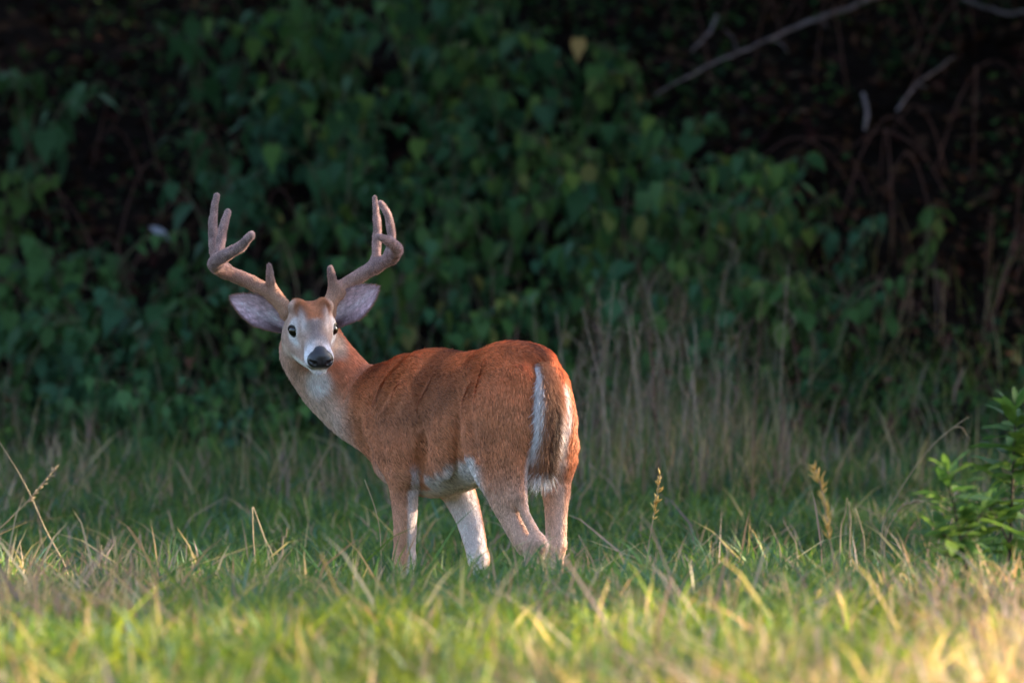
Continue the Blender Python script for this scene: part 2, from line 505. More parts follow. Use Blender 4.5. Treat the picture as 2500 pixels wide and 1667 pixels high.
# ---- coat colours as they grow on the animal
RUST, BROWN, TAN, PALE, WHITE, DARK = [np.array(c) for c in
    ((.56, .135, .042), (.53, .195, .090), (.58, .35, .255), (.62, .45, .37), (.80, .74, .74), (.05, .018, .012))]
NECKC = catmull([N0, N1, N2, N3], 8)
def neck_param(p):
    d = np.linalg.norm(p[:, None, :] - NECKC[None], axis=2)
    i = d.argmin(1)
    return i / (len(NECKC) - 1), NECKC[i]
def coat(p, nrm):
    a, b, z = p.T
    hd = to_head(p); hx, hy, hz = hd.T
    n1 = hash_noise(p, 14, 1); n2 = hash_noise(p, 40, 2); n3 = hash_noise(p * np.array([1, 1, .4]), 90, 3)
    c = np.empty((len(p), 3))
    def mix(col, m):
        nonlocal c
        m = np.clip(m, 0, 1)[:, None]; c = c * (1 - m) + col * m
    up = smoothstep(.70, .93, z + .05 * (n1 - .5))
    c[:] = BROWN; mix(RUST, up)
    mix(DARK, .42 * smoothstep(.45, .75, hash_noise(p * np.array([1, 1, .45]), 9, 5)) * smoothstep(.58, .75, z))
    mix(TAN, smoothstep(.60, .44, z + .03 * (n1 - .5)) * (.85 - .5 * smoothstep(.28, .36, a)))
    legs = smoothstep(.47, .40, z)
    mix(TAN, legs * (.8 - .55 * smoothstep(.28, .36, a)))
    # spine line
    mix(DARK, .55 * np.exp(-(b / .022) ** 2) * smoothstep(.86, .90, z) * (a < .62))
    mix(DARK, .95 * np.exp(-((a + .005) / .045) ** 2 - (b / .034) ** 2 - ((z - .89) / .04) ** 2))
    # belly, brisket
    under = smoothstep(.012, -.02, z + .02 * (n2 - .5) - .530 - .075 * smoothstep(.36, .14, a)) * smoothstep(.02, .10, a) * smoothstep(.53, .46, a) * smoothstep(.42, .45, z) * (1 - smoothstep(.40, .42, a) * smoothstep(.070, .082, np.abs(b)))
    mix(WHITE * np.array([.86, .78, .72]), under * smoothstep(.2, -.2, nrm[:, 2]) )
    mix(PALE, .6 * np.exp(-((a - .62) / .05) ** 2 - ((z - .52) / .05) ** 2))
    # inner sides of the legs are white
    inner_f = smoothstep(.20, .55, -nrm[:, 0] * .75 - nrm[:, 1] * .65 * np.sign(b)) * smoothstep(.58, .53, z) * smoothstep(.30, .36, a)
    mix(WHITE * np.array([.93, .86, .85]), inner_f * .8)
    far_f = smoothstep(.1, .5, nrm[:, 1] * .8 - nrm[:, 0] * .6) * (b < -.02) * smoothstep(.53, .48, z) * smoothstep(.30, .36, a)
    mix(WHITE * np.array([.95, .9, .9]), far_f * .8)
    inner_h = smoothstep(.15, .6, -nrm[:, 1] * np.sign(b) * .9 - nrm[:, 0] * .25) * smoothstep(.70, .62, z) * smoothstep(.22, .14, a)
    mix(np.array([.66, .50, .44]), inner_h * .75)
    # white seat under the tail
    seat = smoothstep(.052, .036, np.abs(b) + .012 * (n2 - .5)) * smoothstep(-.005, -.03, a) * smoothstep(.86, .82, z) * smoothstep(.50, .60, z)
    mix(WHITE, seat)
    strip = np.exp(-((b + .070 + (z - .8) * .05 + .006 * (n2 - .5)) / .011) ** 2) * smoothstep(.045, .0, a) * smoothstep(.83, .80, z) * smoothstep(.48, .56, z) * smoothstep(0, -.3, nrm[:, 0])
    mix(WHITE * np.array([1, .93, .9]), strip * .8)
    # neck: paler towards the throat and along its front
    t, _ = neck_param(p)
    nk = smoothstep(.10, .35, t)
    W = to_world(p); vw = W[:, 0]
    front = smoothstep(.02, -.10, (W - to_world(NECKC[(t * (len(NECKC) - 1)).astype(int)]))[:, 0] + .55 * (W - to_world(NECKC[(t * (len(NECKC) - 1)).astype(int)]))[:, 2])
    mix(PALE, nk * front * .75)
    mix(TAN, nk * (1 - front) * .25)
    # head
    hm = smoothstep(-.12, -.06, hx) * smoothstep(.13, .10, np.abs(hy)) * smoothstep(-.12, -.09, hz) * (t > .6)
    face = np.array([.46, .30, .24])
    mix(face, hm)
    mix(np.array([.42, .155, .072]), hm * smoothstep(.018, .034, hz + .012 * (n2 - .5)) * smoothstep(.056, .040, hx + .012 * (n2 - .5)) * smoothstep(.060, .040, np.abs(hy)))                   # brown forehead
    tuft = np.exp(-((np.abs(hy) - .036) / .018) ** 2 - ((hz - .066) / .016) ** 2)
    mix(np.array([.22, .075, .03]), hm * tuft * .9)
    mix(np.array([.19, .145, .15]), hm * np.exp(-(hy / .026) ** 2) * smoothstep(.036, .056, hx) * smoothstep(.118, .10, hx) * smoothstep(-.03, -.005, hz) * .8)   # grey bridge
    eyed = np.sqrt((hx - .012) ** 2 * .8 + (hz - .015) ** 2 * .55)
    ring = smoothstep(.034, .022, eyed) * smoothstep(.030, .042, np.abs(hy)) * smoothstep(-.012, .010, hx)
    mix(WHITE * .95, hm * ring * .65)
    mix(WHITE * .95, hm * np.exp(-((np.abs(hy) - .052) / .016) ** 2 - ((hz + .018) / .014) ** 2 - ((hx - .03) / .022) ** 2))
    mix(WHITE * .9, hm * np.exp(-((np.abs(hy) - .034) / .012) ** 2 - ((hz - .040) / .022) ** 2 - ((hx - .028) / .03) ** 2))
    mix(np.array([.12, .055, .04]), hm * .55 * np.exp(-((np.abs(hy) - .034) / .012) ** 2 - ((hx - .085) / .016) ** 2 - ((hz + .018) / .018) ** 2))
    muz = smoothstep(.088, .126, hx + .35 * np.maximum(np.abs(hy) - .02, 0) + .012 * (n2 - .5)) * (1 - .75 * np.exp(-(hy / .018) ** 2) * smoothstep(-.025, -.005, hz)) * .92
    mix(WHITE * np.array([.92, .9, .93]), hm * muz)
    mix(WHITE * np.array([1, .95, .88]), hm * smoothstep(-.055, -.068, hz) * smoothstep(-.02, .06, hx))
    mix(PALE * 1.1, hm * smoothstep(-.045, -.065, hz) * smoothstep(.02, -.02, hx) * .7)
    # mouth line and rim of the eye
    mix(DARK, hm * np.exp(-((hz + .054 - .10 * np.maximum(.145 - hx, 0)) / .0045) ** 2) * smoothstep(.085, .115, hx))
    rim = np.sqrt((hx - .015) ** 2 + (np.abs(hy) - .060) ** 2 + (hz - .013) ** 2)
    mix(DARK * .6, hm * smoothstep(.0215, .0185, rim))
    # throat patch
    tp = project_px(W)
    mix(PALE * 1.05, smoothstep(60, 10, np.abs(tp[:, 0] - 772 - .25 * (tp[:, 1] - 930))) * smoothstep(895, 915, tp[:, 1]) * smoothstep(1120, 960, tp[:, 1]) * (t > .3) * .7)
    mix(WHITE * np.array([.95, .9, .9]), smoothstep(1.15, .45, np.hypot((tp[:, 0] - 776) / 34, (tp[:, 1] - 930) / 42)) * (t > .4))
    c *= (0.86 + .28 * n3)[:, None]
    return np.clip(c, 0.004, .9)

def normals_of(V, Q):
    n = np.cross(V[Q[:, 2]] - V[Q[:, 0]], V[Q[:, 3]] - V[Q[:, 1]])
    vn = np.zeros_like(V)
    for k in range(4): np.add.at(vn, Q[:, k], n)
    return vn / (np.linalg.norm(vn, axis=1)[:, None] + 1e-12)
VN = normals_of(V, Q)
CV = coat(V, VN)
skin_mat = attr_mat("deer_hide", rough=.8, spec=.15)
body_me = make_mesh("body", V, quads=Q, colors=CV * .9)
link("body", body_me, deer, skin_mat)

# ---- fur as curves
def fur_object(name, parent, roots, dirs, nrm, length, radius, colors, mat, lift=.25, curl=.12):
    """three-point hairs; dirs tangent, bending off the surface by lift"""
    n = len(roots)
    jit = RNG.normal(0, curl, (n, 3))
    d0 = dirs + nrm * (lift + .25) + jit; d0 /= np.linalg.norm(d0, axis=1)[:, None]
    d1 = dirs + nrm * (lift * .35) + jit * 1.2; d1 /= np.linalg.norm(d1, axis=1)[:, None]
    P = np.empty((n, 3, 3), dtype=np.float32)
    P[:, 0] = roots - nrm * .001
    P[:, 1] = roots + d0 * (length * .45)[:, None]
    P[:, 2] = P[:, 1] + d1 * (length * .55)[:, None]
    hc = bpy.data.hair_curves.new(name)
    hc.add_curves([3] * n)
    hc.attributes["position"].data.foreach_set("vector", P.ravel())
    ra = hc.attributes.get("radius") or hc.attributes.new("radius", 'FLOAT', 'POINT')
    R = np.empty((n, 3), dtype=np.float32); R[:, 0] = radius; R[:, 1] = radius * .85; R[:, 2] = radius * .12
    ra.data.foreach_set("value", R.ravel())
    ca = hc.attributes.new("col", 'FLOAT_COLOR', 'CURVE')
    C = np.ones((n, 4), dtype=np.float32); C[:, :3] = colors
    ca.data.foreach_set("color", C.ravel())
    return link(name, hc, parent, mat, kind="stuff")

def sample_mesh(V, Q, N, weight=None, vals=()):
    A = np.linalg.norm(np.cross(V[Q[:, 2]] - V[Q[:, 0]], V[Q[:, 3]] - V[Q[:, 1]]), axis=1)
    if weight is not None: A = A * weight[Q].mean(1)
    f = np.searchsorted(np.cumsum(A) / A.sum(), RNG.random(N)); f = np.clip(f, 0, len(Q) - 1)
    u, v = RNG.random(N)[:, None], RNG.random(N)[:, None]
    W = [(1 - u) * (1 - v), u * (1 - v), u * v, (1 - u) * v]
    return [sum(W[k] * X[Q[f, k]] for k in range(4)) for X in (V,) + tuple(vals)]

fur_mat = attr_mat("deer_fur", rough=.6, spec=.22)
hdv = to_head(V)
headness = smoothstep(.2, .12, np.linalg.norm(hdv - np.array([.02, 0, 0]), axis=1))
bare = np.exp(-((hdv[:, 0] - .160) / .02) ** 2 - (hdv[:, 1] / .035) ** 2 - ((hdv[:, 2] + .03) / .025) ** 2)
eyeb = smoothstep(.0225, .0195, np.sqrt((hdv[:, 0] - .015) ** 2 + (np.abs(hdv[:, 1]) - .060) ** 2 + (hdv[:, 2] - .013) ** 2))
wgt = (1 + 3 * headness) * (1 - np.clip(bare * 1.6, 0, 1)) * (1 - eyeb) * smoothstep(.05, .12, V[:, 2])
NH = 260000
Hp, Hn, Hc, Hh, Hb = sample_mesh(V, Q, NH, wgt, (VN, CV, headness[:, None], np.maximum(bare, eyeb)[:, None]))
Hn /= np.linalg.norm(Hn, axis=1)[:, None]; Hh = Hh[:, 0]
a, b, z = Hp.T
flow = np.stack([-np.ones(NH), np.zeros(NH), -.25 - .9 * smoothstep(.85, .55, z)], 1)
rear = smoothstep(.10, -.02, a)[:, None]
flow = flow * (1 - rear) + rear * np.stack([-.25 * np.ones(NH), -.5 * np.sign(b) * smoothstep(.7, .85, z), -np.ones(NH)], 1)
lowl = smoothstep(.56, .46, z)[:, None]
flow = flow * (1 - lowl) + lowl * np.array([-.15, 0, -1.0])
t, _ = neck_param(Hp)
tang = np.gradient(NECKC, axis=0); tang /= np.linalg.norm(tang, axis=1)[:, None]
nk = smoothstep(.10, .35, t)[:, None]
flow = flow * (1 - nk) + nk * (-tang[(t * (len(NECKC) - 1)).astype(int)] + np.array([0, 0, -.45]))
hh = to_head(Hp)
hdir = np.stack([-np.ones(NH), .35 * np.sign(hh[:, 1]), .15 * np.ones(NH)], 1) @ HAX
hdir = np.where((hh[:, 2] < -.03)[:, None], (np.stack([-np.ones(NH), 0 * hh[:, 1], -.3 * np.ones(NH)], 1) @ HAX), hdir)
flow = flow * (1 - Hh[:, None]) + Hh[:, None] * hdir
# whorls: slow swirl noise so that the lie of the coat wanders
sw = np.stack([hash_noise(Hp, 11, s) - .5 for s in (21, 22, 23)], 1)
flow = flow / np.linalg.norm(flow, axis=1)[:, None] + .6 * sw * (1 - .5 * Hh[:, None])
flow -= Hn * (flow * Hn).sum(1)[:, None]; flow /= np.linalg.norm(flow, axis=1)[:, None] + 1e-9
ln = .015 + .004 * smoothstep(.5, .7, z) - .006 * smoothstep(.5, .42, z)
ln = ln * (1 - Hh) + .0065 * Hh
ln = ln * (1 - .8 * np.clip(Hb[:, 0] * 2, 0, 1))
tuft = np.exp(-((np.abs(hh[:, 1]) - .034) / .016) ** 2 - ((hh[:, 2] - .068) / .014) ** 2) * Hh
ln = ln + .016 * tuft
flow = flow + (tuft * .9)[:, None] * (np.array([0, 0, 1.0]) @ HAX)
clump = hash_noise(Hp * np.array([1, 1, .5]), 120, 9)
shade = (.80 + .32 * clump) * (1 + RNG.normal(0, .16, NH)).clip(.4, 1.7)
darktip = (RNG.random(NH) < .13 * (1 - .85 * nk[:, 0]) * (1 - Hh) * smoothstep(.40, .6, z) * (.3 + 1.4 * smoothstep(.35, .7, hash_noise(Hp * np.array([.6, 1, 1]), 26, 12))))
shade = np.where(darktip, shade * .35, shade)
fur_object("coat", deer, Hp, flow, Hn, ln * RNG.uniform(.7, 1.25, NH), .0005 + .0003 * (1 - Hh), np.clip(Hc * 1.12 * shade[:, None], .003, .92), fur_mat, lift=.12, curl=.09)

# ---- antlers in velvet
def antler(name, beam, rb, tines, label):
    allp = np.vstack([beam] + [tn[0] for tn in tines])
    f = Field(allp.min(0) - .05, allp.max(0) + .05, .0032)
    f.chain(beam, rb, .012)
    for pts, r in tines: f.chain(pts, r, .022)
    Va, Qa = f.mesh()
    Na = normals_of(Va, Qa)
    Va = Va + Na * (.0034 * (hash_noise(Va, 38, 14) - .5) + .002 * (hash_noise(Va, 95, 15) - .5))[:, None]
    nz = hash_noise(Va, 60, 4); nz2 = hash_noise(Va * np.array([1, 1, .35]), 170, 6)
    base = np.array([.33, .215, .205])
    c = base * (.40 + .55 * nz + .55 * nz2)[:, None]
    rise = np.clip((to_head(Va)[:, 2] - .06) / .1, 0, 1)[:, None]
    c = c * rise + np.array([.42, .24, .16]) * (1 - rise)
    o = link(name, make_mesh(name, Va, quads=Qa, colors=c * .8), deer, velvet_mat, label)
    n = 26000
    p, nn, cc = sample_mesh(Va, Qa, n, None, (Na, c))
    fur_object("velvet", o, p, np.tile(np.array([0, 0, .5]), (n, 1)) - nn * nn[:, 2:3] * .5, nn, RNG.uniform(.002, .0052, n), .0005, np.clip(cc * 1.3 * RNG.uniform(.75, 1.35, (n, 1)), 0, .9), velvet_mat, lift=.9, curl=.3)
    return o
velvet_mat = attr_mat("antler_velvet", rough=.9, spec=.1, sheen=.25)
def A(px, py, dy): return PL(px, py, HEAD_Y + dy)
antler("antler",
       np.array([A(703, 765, .05), A(690, 745, .06), A(662, 718, .08), A(612, 690, .11), A(560, 667, .11), A(530, 652, .06), A(527, 638, -.01), A(560, 618, -.07), A(590, 600, -.12), A(614, 573, -.155)]),
       [.024, .0225, .0205, .0205, .0195, .0195, .0195, .017, .015, .0105],
       [(np.array([A(664, 716, .08), A(661, 690, .06), A(657, 648, .04)]), [.019, .0125, .0075]),
        (np.array([A(548, 662, .10), A(526, 625, .12), A(520, 570, .13), A(522, 520, .14), A(529, 478, .14)]), [.017, .0145, .013, .011, .0070]),
        (np.array([A(530, 640, .03), A(537, 605, .03), A(544, 560, .04), A(557, 517, .05)]), [.017, .0135, .0125, .0080])],
       None)
antler("antler",
       np.array([A(800, 765, .05), A(806, 742, .06), A(825, 712, .08), A(862, 684, .11), A(910, 655, .12), A(948, 634, .09), A(966, 617, .02), A(968, 606, -.04), A(950, 590, -.10), A(924, 577, -.14)]),
       [.024, .0225, .0205, .020, .019, .0185, .018, .0165, .0145, .008],
       [(np.array([A(822, 712, .08), A(813, 688, .06), A(806, 655, .04)]), [.019, .013, .0085]),
        (np.array([A(916, 650, .12), A(919, 615, .14), A(921, 560, .15), A(918, 515, .16), A(915, 482, .16)]), [.016, .0125, .0115, .0095, .0055]),
        (np.array([A(952, 630, .06), A(957, 590, .06), A(954, 556, .06), A(945, 520, .06), A(929, 496, .06)]), [.016, .0125, .0115, .0105, .0075])],
       None)

# ---- ears
ear_mat = attr_mat("ear_skin", rough=.8, translucent=.15, tint=(1, .6, .5), spec=.15, noise=.25, scale=90)
def ear(base, tip, width, facing, lowside, label=None):
    """cupped, pointed leaf-shaped ear: base and tip in world, facing = opening direction"""
    base, tip = np.array(base), np.array(tip)
    ax = tip - base; L = np.linalg.norm(ax); ax /= L
    fc = facing - ax * (facing @ ax); fc /= np.linalg.norm(fc)
    sd = np.cross(ax, fc)
    nu, nv = 26, 15
    outv, outc = [], []
    for side in (0, 1):
        for i in range(nu):
            u = i / (nu - 1)
            w = width * (.36 + .64 * min(1, u / .42) ** .8) * max(0, 1 - max(0, (u - .40) / .60) ** 1.9) ** .8 + .0012
            for j in range(nv):
                v = -1 + 2 * j / (nv - 1)
                depth = (.80 - .62 * u) * w
                skew = lowside * .12 * width * math.sin(math.pi * u)
                p = base + ax * (u * L) + sd * (w * v + skew) - fc * (depth * (1 - v * v) + .10 * L * (u - .5) ** 2)
                if side: p = p - fc * (.0045 * (1 - abs(v) ** 3) + .001)
                outv.append(p)
                if side:
                    outc.append((.26, .12, .07))
                else:
                    e = abs(v)
                    pink = np.array([.78, .56, .62]) * (.75 + .5 * RNG.random()); dk = np.array([.14, .08, .085]); wh = np.array([.80, .70, .74])
                    c = pink * .85
                    c = c + (wh - c) * max(0, 1 - abs(v * lowside + .15) / .35) * (.35 + .5 * (1 - u))
                    c = c + (dk - c) * max(0, min(1, (v * lowside * -1 + .25) * 1.6)) * max(0, min(1, 1.25 - u * 2.2))  # dark inner triangle near the base: the cup's shadow put into the colour
                    c = c + (wh - c) * math.exp(-((u - .22) / .12) ** 2 - ((v * lowside - .35) / .3) ** 2)
                    c = c * (.72 + .56 * abs(math.sin(u * 19 + v * 5) * math.sin(v * 11 - u * 7)))
                    c = c + (dk * 1.4 - c) * min(1, max(0, e - .86) * 7)
                    c = c + (dk * 1.2 - c) * min(1, max(0, u - .9) * 8)
                    outc.append(tuple(c))
    def gid(s, i, j): return s * nu * nv + i * nv + j
    q = []
    for i in range(nu - 1):
        for j in range(nv - 1):
            q.append((gid(0, i, j), gid(0, i, j + 1), gid(0, i + 1, j + 1), gid(0, i + 1, j)))
            q.append((gid(1, i, j), gid(1, i + 1, j), gid(1, i + 1, j + 1), gid(1, i, j + 1)))
        q.append((gid(0, i, 0), gid(0, i + 1, 0), gid(1, i + 1, 0), gid(1, i, 0)))
        q.append((gid(0, i, nv - 1), gid(1, i, nv - 1), gid(1, i + 1, nv - 1), gid(0, i + 1, nv - 1)))
    for j in range(nv - 1):
        q.append((gid(0, nu - 1, j), gid(0, nu - 1, j + 1), gid(1, nu - 1, j + 1), gid(1, nu - 1, j)))
    Ve = to_local(np.array(outv)); Qe = np.array(q); Ce = np.array(outc)
    o = link("ear", make_mesh("ear", Ve, quads=Qe, colors=Ce), deer, ear_mat, label)
    Ne = normals_of(Ve, Qe)
    n = 22000
    inner = np.zeros(len(Ve)); inner[:] = 1.0
    p, nn, cc = sample_mesh(Ve, Qe, n, inner, (Ne, Ce))
    nn /= np.linalg.norm(nn, axis=1)[:, None] + 1e-9
    dl = (RLW @ ax)
    d = np.tile(dl, (n, 1)) + RNG.normal(0, .25, (n, 3))
    fur_object("ear_hair", o, p, d, nn, RNG.uniform(.004, .016, n) * RNG.random(n) ** .5, .00045, np.clip(cc * RNG.uniform(.7, 1.5, (n, 1)), 0, .9), fur_mat, lift=.2)
    return o
cam_dir = np.array([0, -1.0, 0])
ear(PW(694, 800, HEAD_Y + .06), PW(564, 726, HEAD_Y + .075), .047, np.array([-.30, -1.0, .30]), 1.0)
ear(PW(806, 790, HEAD_Y + .06), PW(922, 701, HEAD_Y + .075), .051, np.array([.25, -1.0, .25]), -1.0)

# ---- eyes, nose, hooves
def gloss_mat(name, c, rough, coat=1.0):
    m, n, l, bsdf, out = new_mat(name)
    bsdf.inputs["Base Color"].default_value = (*c, 1)
    bsdf.inputs["Roughness"].default_value = rough
    bsdf.inputs["Coat Weight"].default_value = coat
    bsdf.inputs["Coat Roughness"].default_value = .03
    return m
eye_mat = gloss_mat("eye_black", (.005, .003, .002), .06, 0.0)
lid_mat = plain_mat("eyelid_skin", (.012, .008, .007), (.03, .02, .018), 200, .55)
def uv_ball(c, axes, r, nu=16, nv=12, lo=0.0, hi=math.pi):
    v, q = [], []
    for i in range(nv + 1):
        th = lo + (hi - lo) * i / nv
        for j in range(nu):
            ph = 2 * math.pi * j / nu
            k = (r[0] * math.sin(th) * math.cos(ph), r[1] * math.cos(th), r[2] * math.sin(th) * math.sin(ph))
            v.append(np.array(c) + k[0] * axes[0] + k[1] * axes[1] + k[2] * axes[2])
    for i in range(nv):
        for j in range(nu):
            q.append((i * nu + j, (i + 1) * nu + j, (i + 1) * nu + (j + 1) % nu, i * nu + (j + 1) % nu))
    return np.array(v), q
for s in (1, -1):
    ec = hp(.0125, s * .0560, .013)
    v, q = uv_ball(ec, HAX, (.0215, .0215, .0195))
    e = link("eye", make_mesh("eye", v, quads=q), deer, eye_mat)
    en = np.array([.60, s * .79, .06]); en /= np.linalg.norm(en)
    et = np.cross(np.array([0, 0, 1.0]), en); et /= np.linalg.norm(et); eu = np.cross(en, et)
    def lid(a0, a1, rr, lift, thick, m=13):
        arc = [ec + (en * (lift + .002 * math.sin(t_)) + rr * (math.cos(t_) * 1.08 * et + math.sin(t_) * .86 * eu)) @ HAX for t_ in np.linspace(a0, a1, m)]
        V1, q1, t1 = tube(arc, [thick * (.35 + .65 * math.sin(math.pi * k / (m - 1))) for k in range(m)], 6)
        link("eyelid", make_mesh("eyelid", V1, quads=q1, tris=t1), e, lid_mat)
    lid(-.25, math.pi + .25, .0196, .0100, .0036)
    lid(math.pi + .05, 2 * math.pi - .05, .0190, .0092, .0020)
# nose leather with nostrils
nf = Field(hp(.165, 0, -.03) - .075, hp(.165, 0, -.03) + .075, .0019)
nf.ellipsoid(hp(.144, 0, -.014), (.026, .030, .018), .012, HAX)
nf.ellipsoid(hp(.130, 0, -.002), (.020, .018, .012), .012, HAX)
nf.ellipsoid(hp(.152, 0, -.033), (.024, .031, .019), .012, HAX)
for s in (1, -1):
    nf.ellipsoid(hp(.146, s * .023, -.030), (.026, .018, .020), .012, HAX)
    nf.ellipsoid(hp(.1735, s * .022, -.032), (.0065, .0075, .0078), .004, HAX, sign=-1)
    nf.chain([hp(.172, s * .026, -.029), hp(.160, s * .042, -.024)], [.0042, .0034], .004, sign=-1)
nf.chain([hp(.177, 0, -.022), hp(.175, 0, -.05)], [.002, .002], .004, sign=-1)
Vn, Qn = nf.mesh()
nm, nn_, nl, nb, no = new_mat("nose_leather")
tcn = nn_.new("ShaderNodeTexCoord"); vor = nn_.new("ShaderNodeTexVoronoi"); vor.inputs["Scale"].default_value = 330
nl.new(tcn.outputs["Object"], vor.inputs["Vector"])
crn = nn_.new("ShaderNodeValToRGB"); crn.color_ramp.elements[0].color = (.026, .02, .024, 1); crn.color_ramp.elements[1].color = (.011, .008, .010, 1)
nl.new(vor.outputs["Distance"], crn.inputs[0]); nl.new(crn.outputs[0], nb.inputs["Base Color"])
bpn = nn_.new("ShaderNodeBump"); bpn.inputs["Strength"].default_value = .35; bpn.inputs["Distance"].default_value = .001; bpn.invert = True
nl.new(vor.outputs["Distance"], bpn.inputs["Height"]); nl.new(bpn.outputs[0], nb.inputs["Normal"])
nb.inputs["Roughness"].default_value = .36; nb.inputs["Specular IOR Level"].default_value = .4
link("nose", make_mesh("nose", Vn, quads=Qn), deer, nm)
hoof_mat = plain_mat("hoof_horn", (.02, .015, .012), (.05, .04, .03), 60, .5)
for (fx, fy) in ((f1[0] + .03, .10), (f2[0] + .01, -.088), (h1[0] + .035, .10), (h2[0] + .035, -.105)):
    parts_ = []
    for s in (1, -1):
        ring = []
        for zz, sc, off in ((0, 1, .0), (.03, .86, -.008), (.058, .66, -.020)):
            ring.append([(fx + off + sc * .034 * math.cos(t_) * (1.25 if math.cos(t_) > 0 else .8), fy + s * .0135 + sc * .0125 * math.sin(t_), zz) for t_ in np.arange(10) / 10 * 2 * math.pi])
        v = np.array(ring).reshape(-1, 3)
        q = [(k * 10 + i, k * 10 + (i + 1) % 10, (k + 1) * 10 + (i + 1) % 10, (k + 1) * 10 + i) for k in range(2) for i in range(10)]
        v = np.vstack([v, v[:10].mean(0), v[20:].mean(0)])
        t_ = [(30, (i + 1) % 10, i) for i in range(10)] + [(31, 20 + i, 20 + (i + 1) % 10) for i in range(10)]
        parts_.append((v, q, t_))
    v, q, t_ = join_parts(parts_)
    link("hoof", make_mesh("hoof", v, quads=q, tris=t_), deer, hoof_mat)

# ---- tail
TP = catmull([np.array(p) for p in (PT(1304, 880, .0), PT(1325, 912, .012), PT(1338, 965, .028), PT(1340, 1030, .032), PT(1334, 1090, .032), PT(1326, 1140, .032))], 8)
tl = np.linspace(0, 1, len(TP))
f = Field(TP.min(0) - .08, TP.max(0) + .08, .004)
TW = np.interp(tl, [0, .2, .5, .8, 1], [.018, .022, .021, .015, .008])
f.chain(TP[::4], np.interp(np.linspace(0, 1, len(TP[::4])), tl, TW), .01)
Vt, Qt = f.mesh()
it = np.linalg.norm(Vt[:, None] - TP[None], axis=2).argmin(1)
TN = np.array([-.96, .28, 0.05]); TN /= np.linalg.norm(TN)       # dorsal side of the tail: back and a little to its right
TS = np.cross(TN, np.array([0, 0, 1.0])); TS /= np.linalg.norm(TS)
def tail_col(p, it, tipness, rnd):
    rel = p - TP[it]; dors = (rel @ TN) / .022; sidew = (rel @ TS)
    t_ = tl[it]
    c = np.tile(np.array([.36, .15, .075]), (len(p), 1))
    dk = np.exp(-((sidew + .006) / .0105) ** 2) * smoothstep(.2, .55, t_) + .5 * smoothstep(.05, 0, t_)
    c = c * (1 - np.clip(dk, 0, 1)[:, None] * .93) + np.array([.03, .012, .008]) * np.clip(dk, 0, 1)[:, None] * .93
    wh = np.clip(smoothstep(-.25, -.6, dors) + smoothstep(.010, .017, sidew) * smoothstep(.0, .12, t_) * .85 + smoothstep(-.013, -.018, sidew) * smoothstep(.4, .7, t_) + smoothstep(.93, 1.0, t_), 0, 1)[:, None]
    return c * (1 - wh) + WHITE * wh
tail_o = link("tail", make_mesh("tail", Vt, quads=Qt, colors=tail_col(Vt, it, 0, 0)), deer, skin_mat)
n = 22000
p, nn = sample_mesh(Vt, Qt, n, None, (normals_of(Vt, Qt),))
nn /= np.linalg.norm(nn, axis=1)[:, None] + 1e-9
ip = np.linalg.norm(p[:, None] - TP[None], axis=2).argmin(1)
tt = np.gradient(TP, axis=0); tt /= np.linalg.norm(tt, axis=1)[:, None]
spread = nn - TN * (nn @ TN)[:, None]
d = tt[ip] * 1.0 + spread * (.38 * smoothstep(.05, .3, tl[ip]))[:, None]
d /= np.linalg.norm(d, axis=1)[:, None]
ln = np.interp(tl[ip], [0, .15, .5, .9, 1], [.02, .035, .055, .065, .075]) * RNG.uniform(.6, 1.25, n)
cc = tail_col(p, ip, 0, 0) * RNG.uniform(.65, 1.35, (n, 1))
fur_object("tail_hair", tail_o, p, d, nn, ln, .0007, np.clip(cc, .003, .9), fur_mat, lift=.08, curl=.17)
# ================================================================== ground
def axis(lo, hi, core_lo, core_hi, fine, coarse):
    a = np.arange(core_lo, core_hi + 1e-6, fine)
    l = np.arange(lo, core_lo, coarse); r = np.arange(core_hi + coarse, hi + 1e-6, coarse)
    return np.concatenate([l, a, r])
gx = axis(-80, 80, -6, 6, .12, 4.0); gy = axis(-30, 130, 24, 54, .12, 4.0)
GX, GY = np.meshgrid(gx, gy, indexing='ij')
GV = np.stack([GX, GY, ground(GX, GY)], 2).reshape(-1, 3)
ny = len(gy)
ii, jj = np.meshgrid(np.arange(len(gx) - 1), np.arange(ny - 1), indexing='ij')
i0 = (ii * ny + jj).ravel()
GQ = np.stack([i0, i0 + ny, i0 + ny + 1, i0 + 1], 1)
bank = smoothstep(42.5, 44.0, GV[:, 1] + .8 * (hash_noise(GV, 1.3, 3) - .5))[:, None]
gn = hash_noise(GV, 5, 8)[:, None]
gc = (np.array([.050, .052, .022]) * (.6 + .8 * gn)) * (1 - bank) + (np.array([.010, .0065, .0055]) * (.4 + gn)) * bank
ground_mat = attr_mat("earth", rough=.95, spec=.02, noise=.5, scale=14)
link("ground", make_mesh("ground", GV, quads=GQ, colors=gc), None, ground_mat, "meadow earth rising into a wooded bank", None, None, "structure")

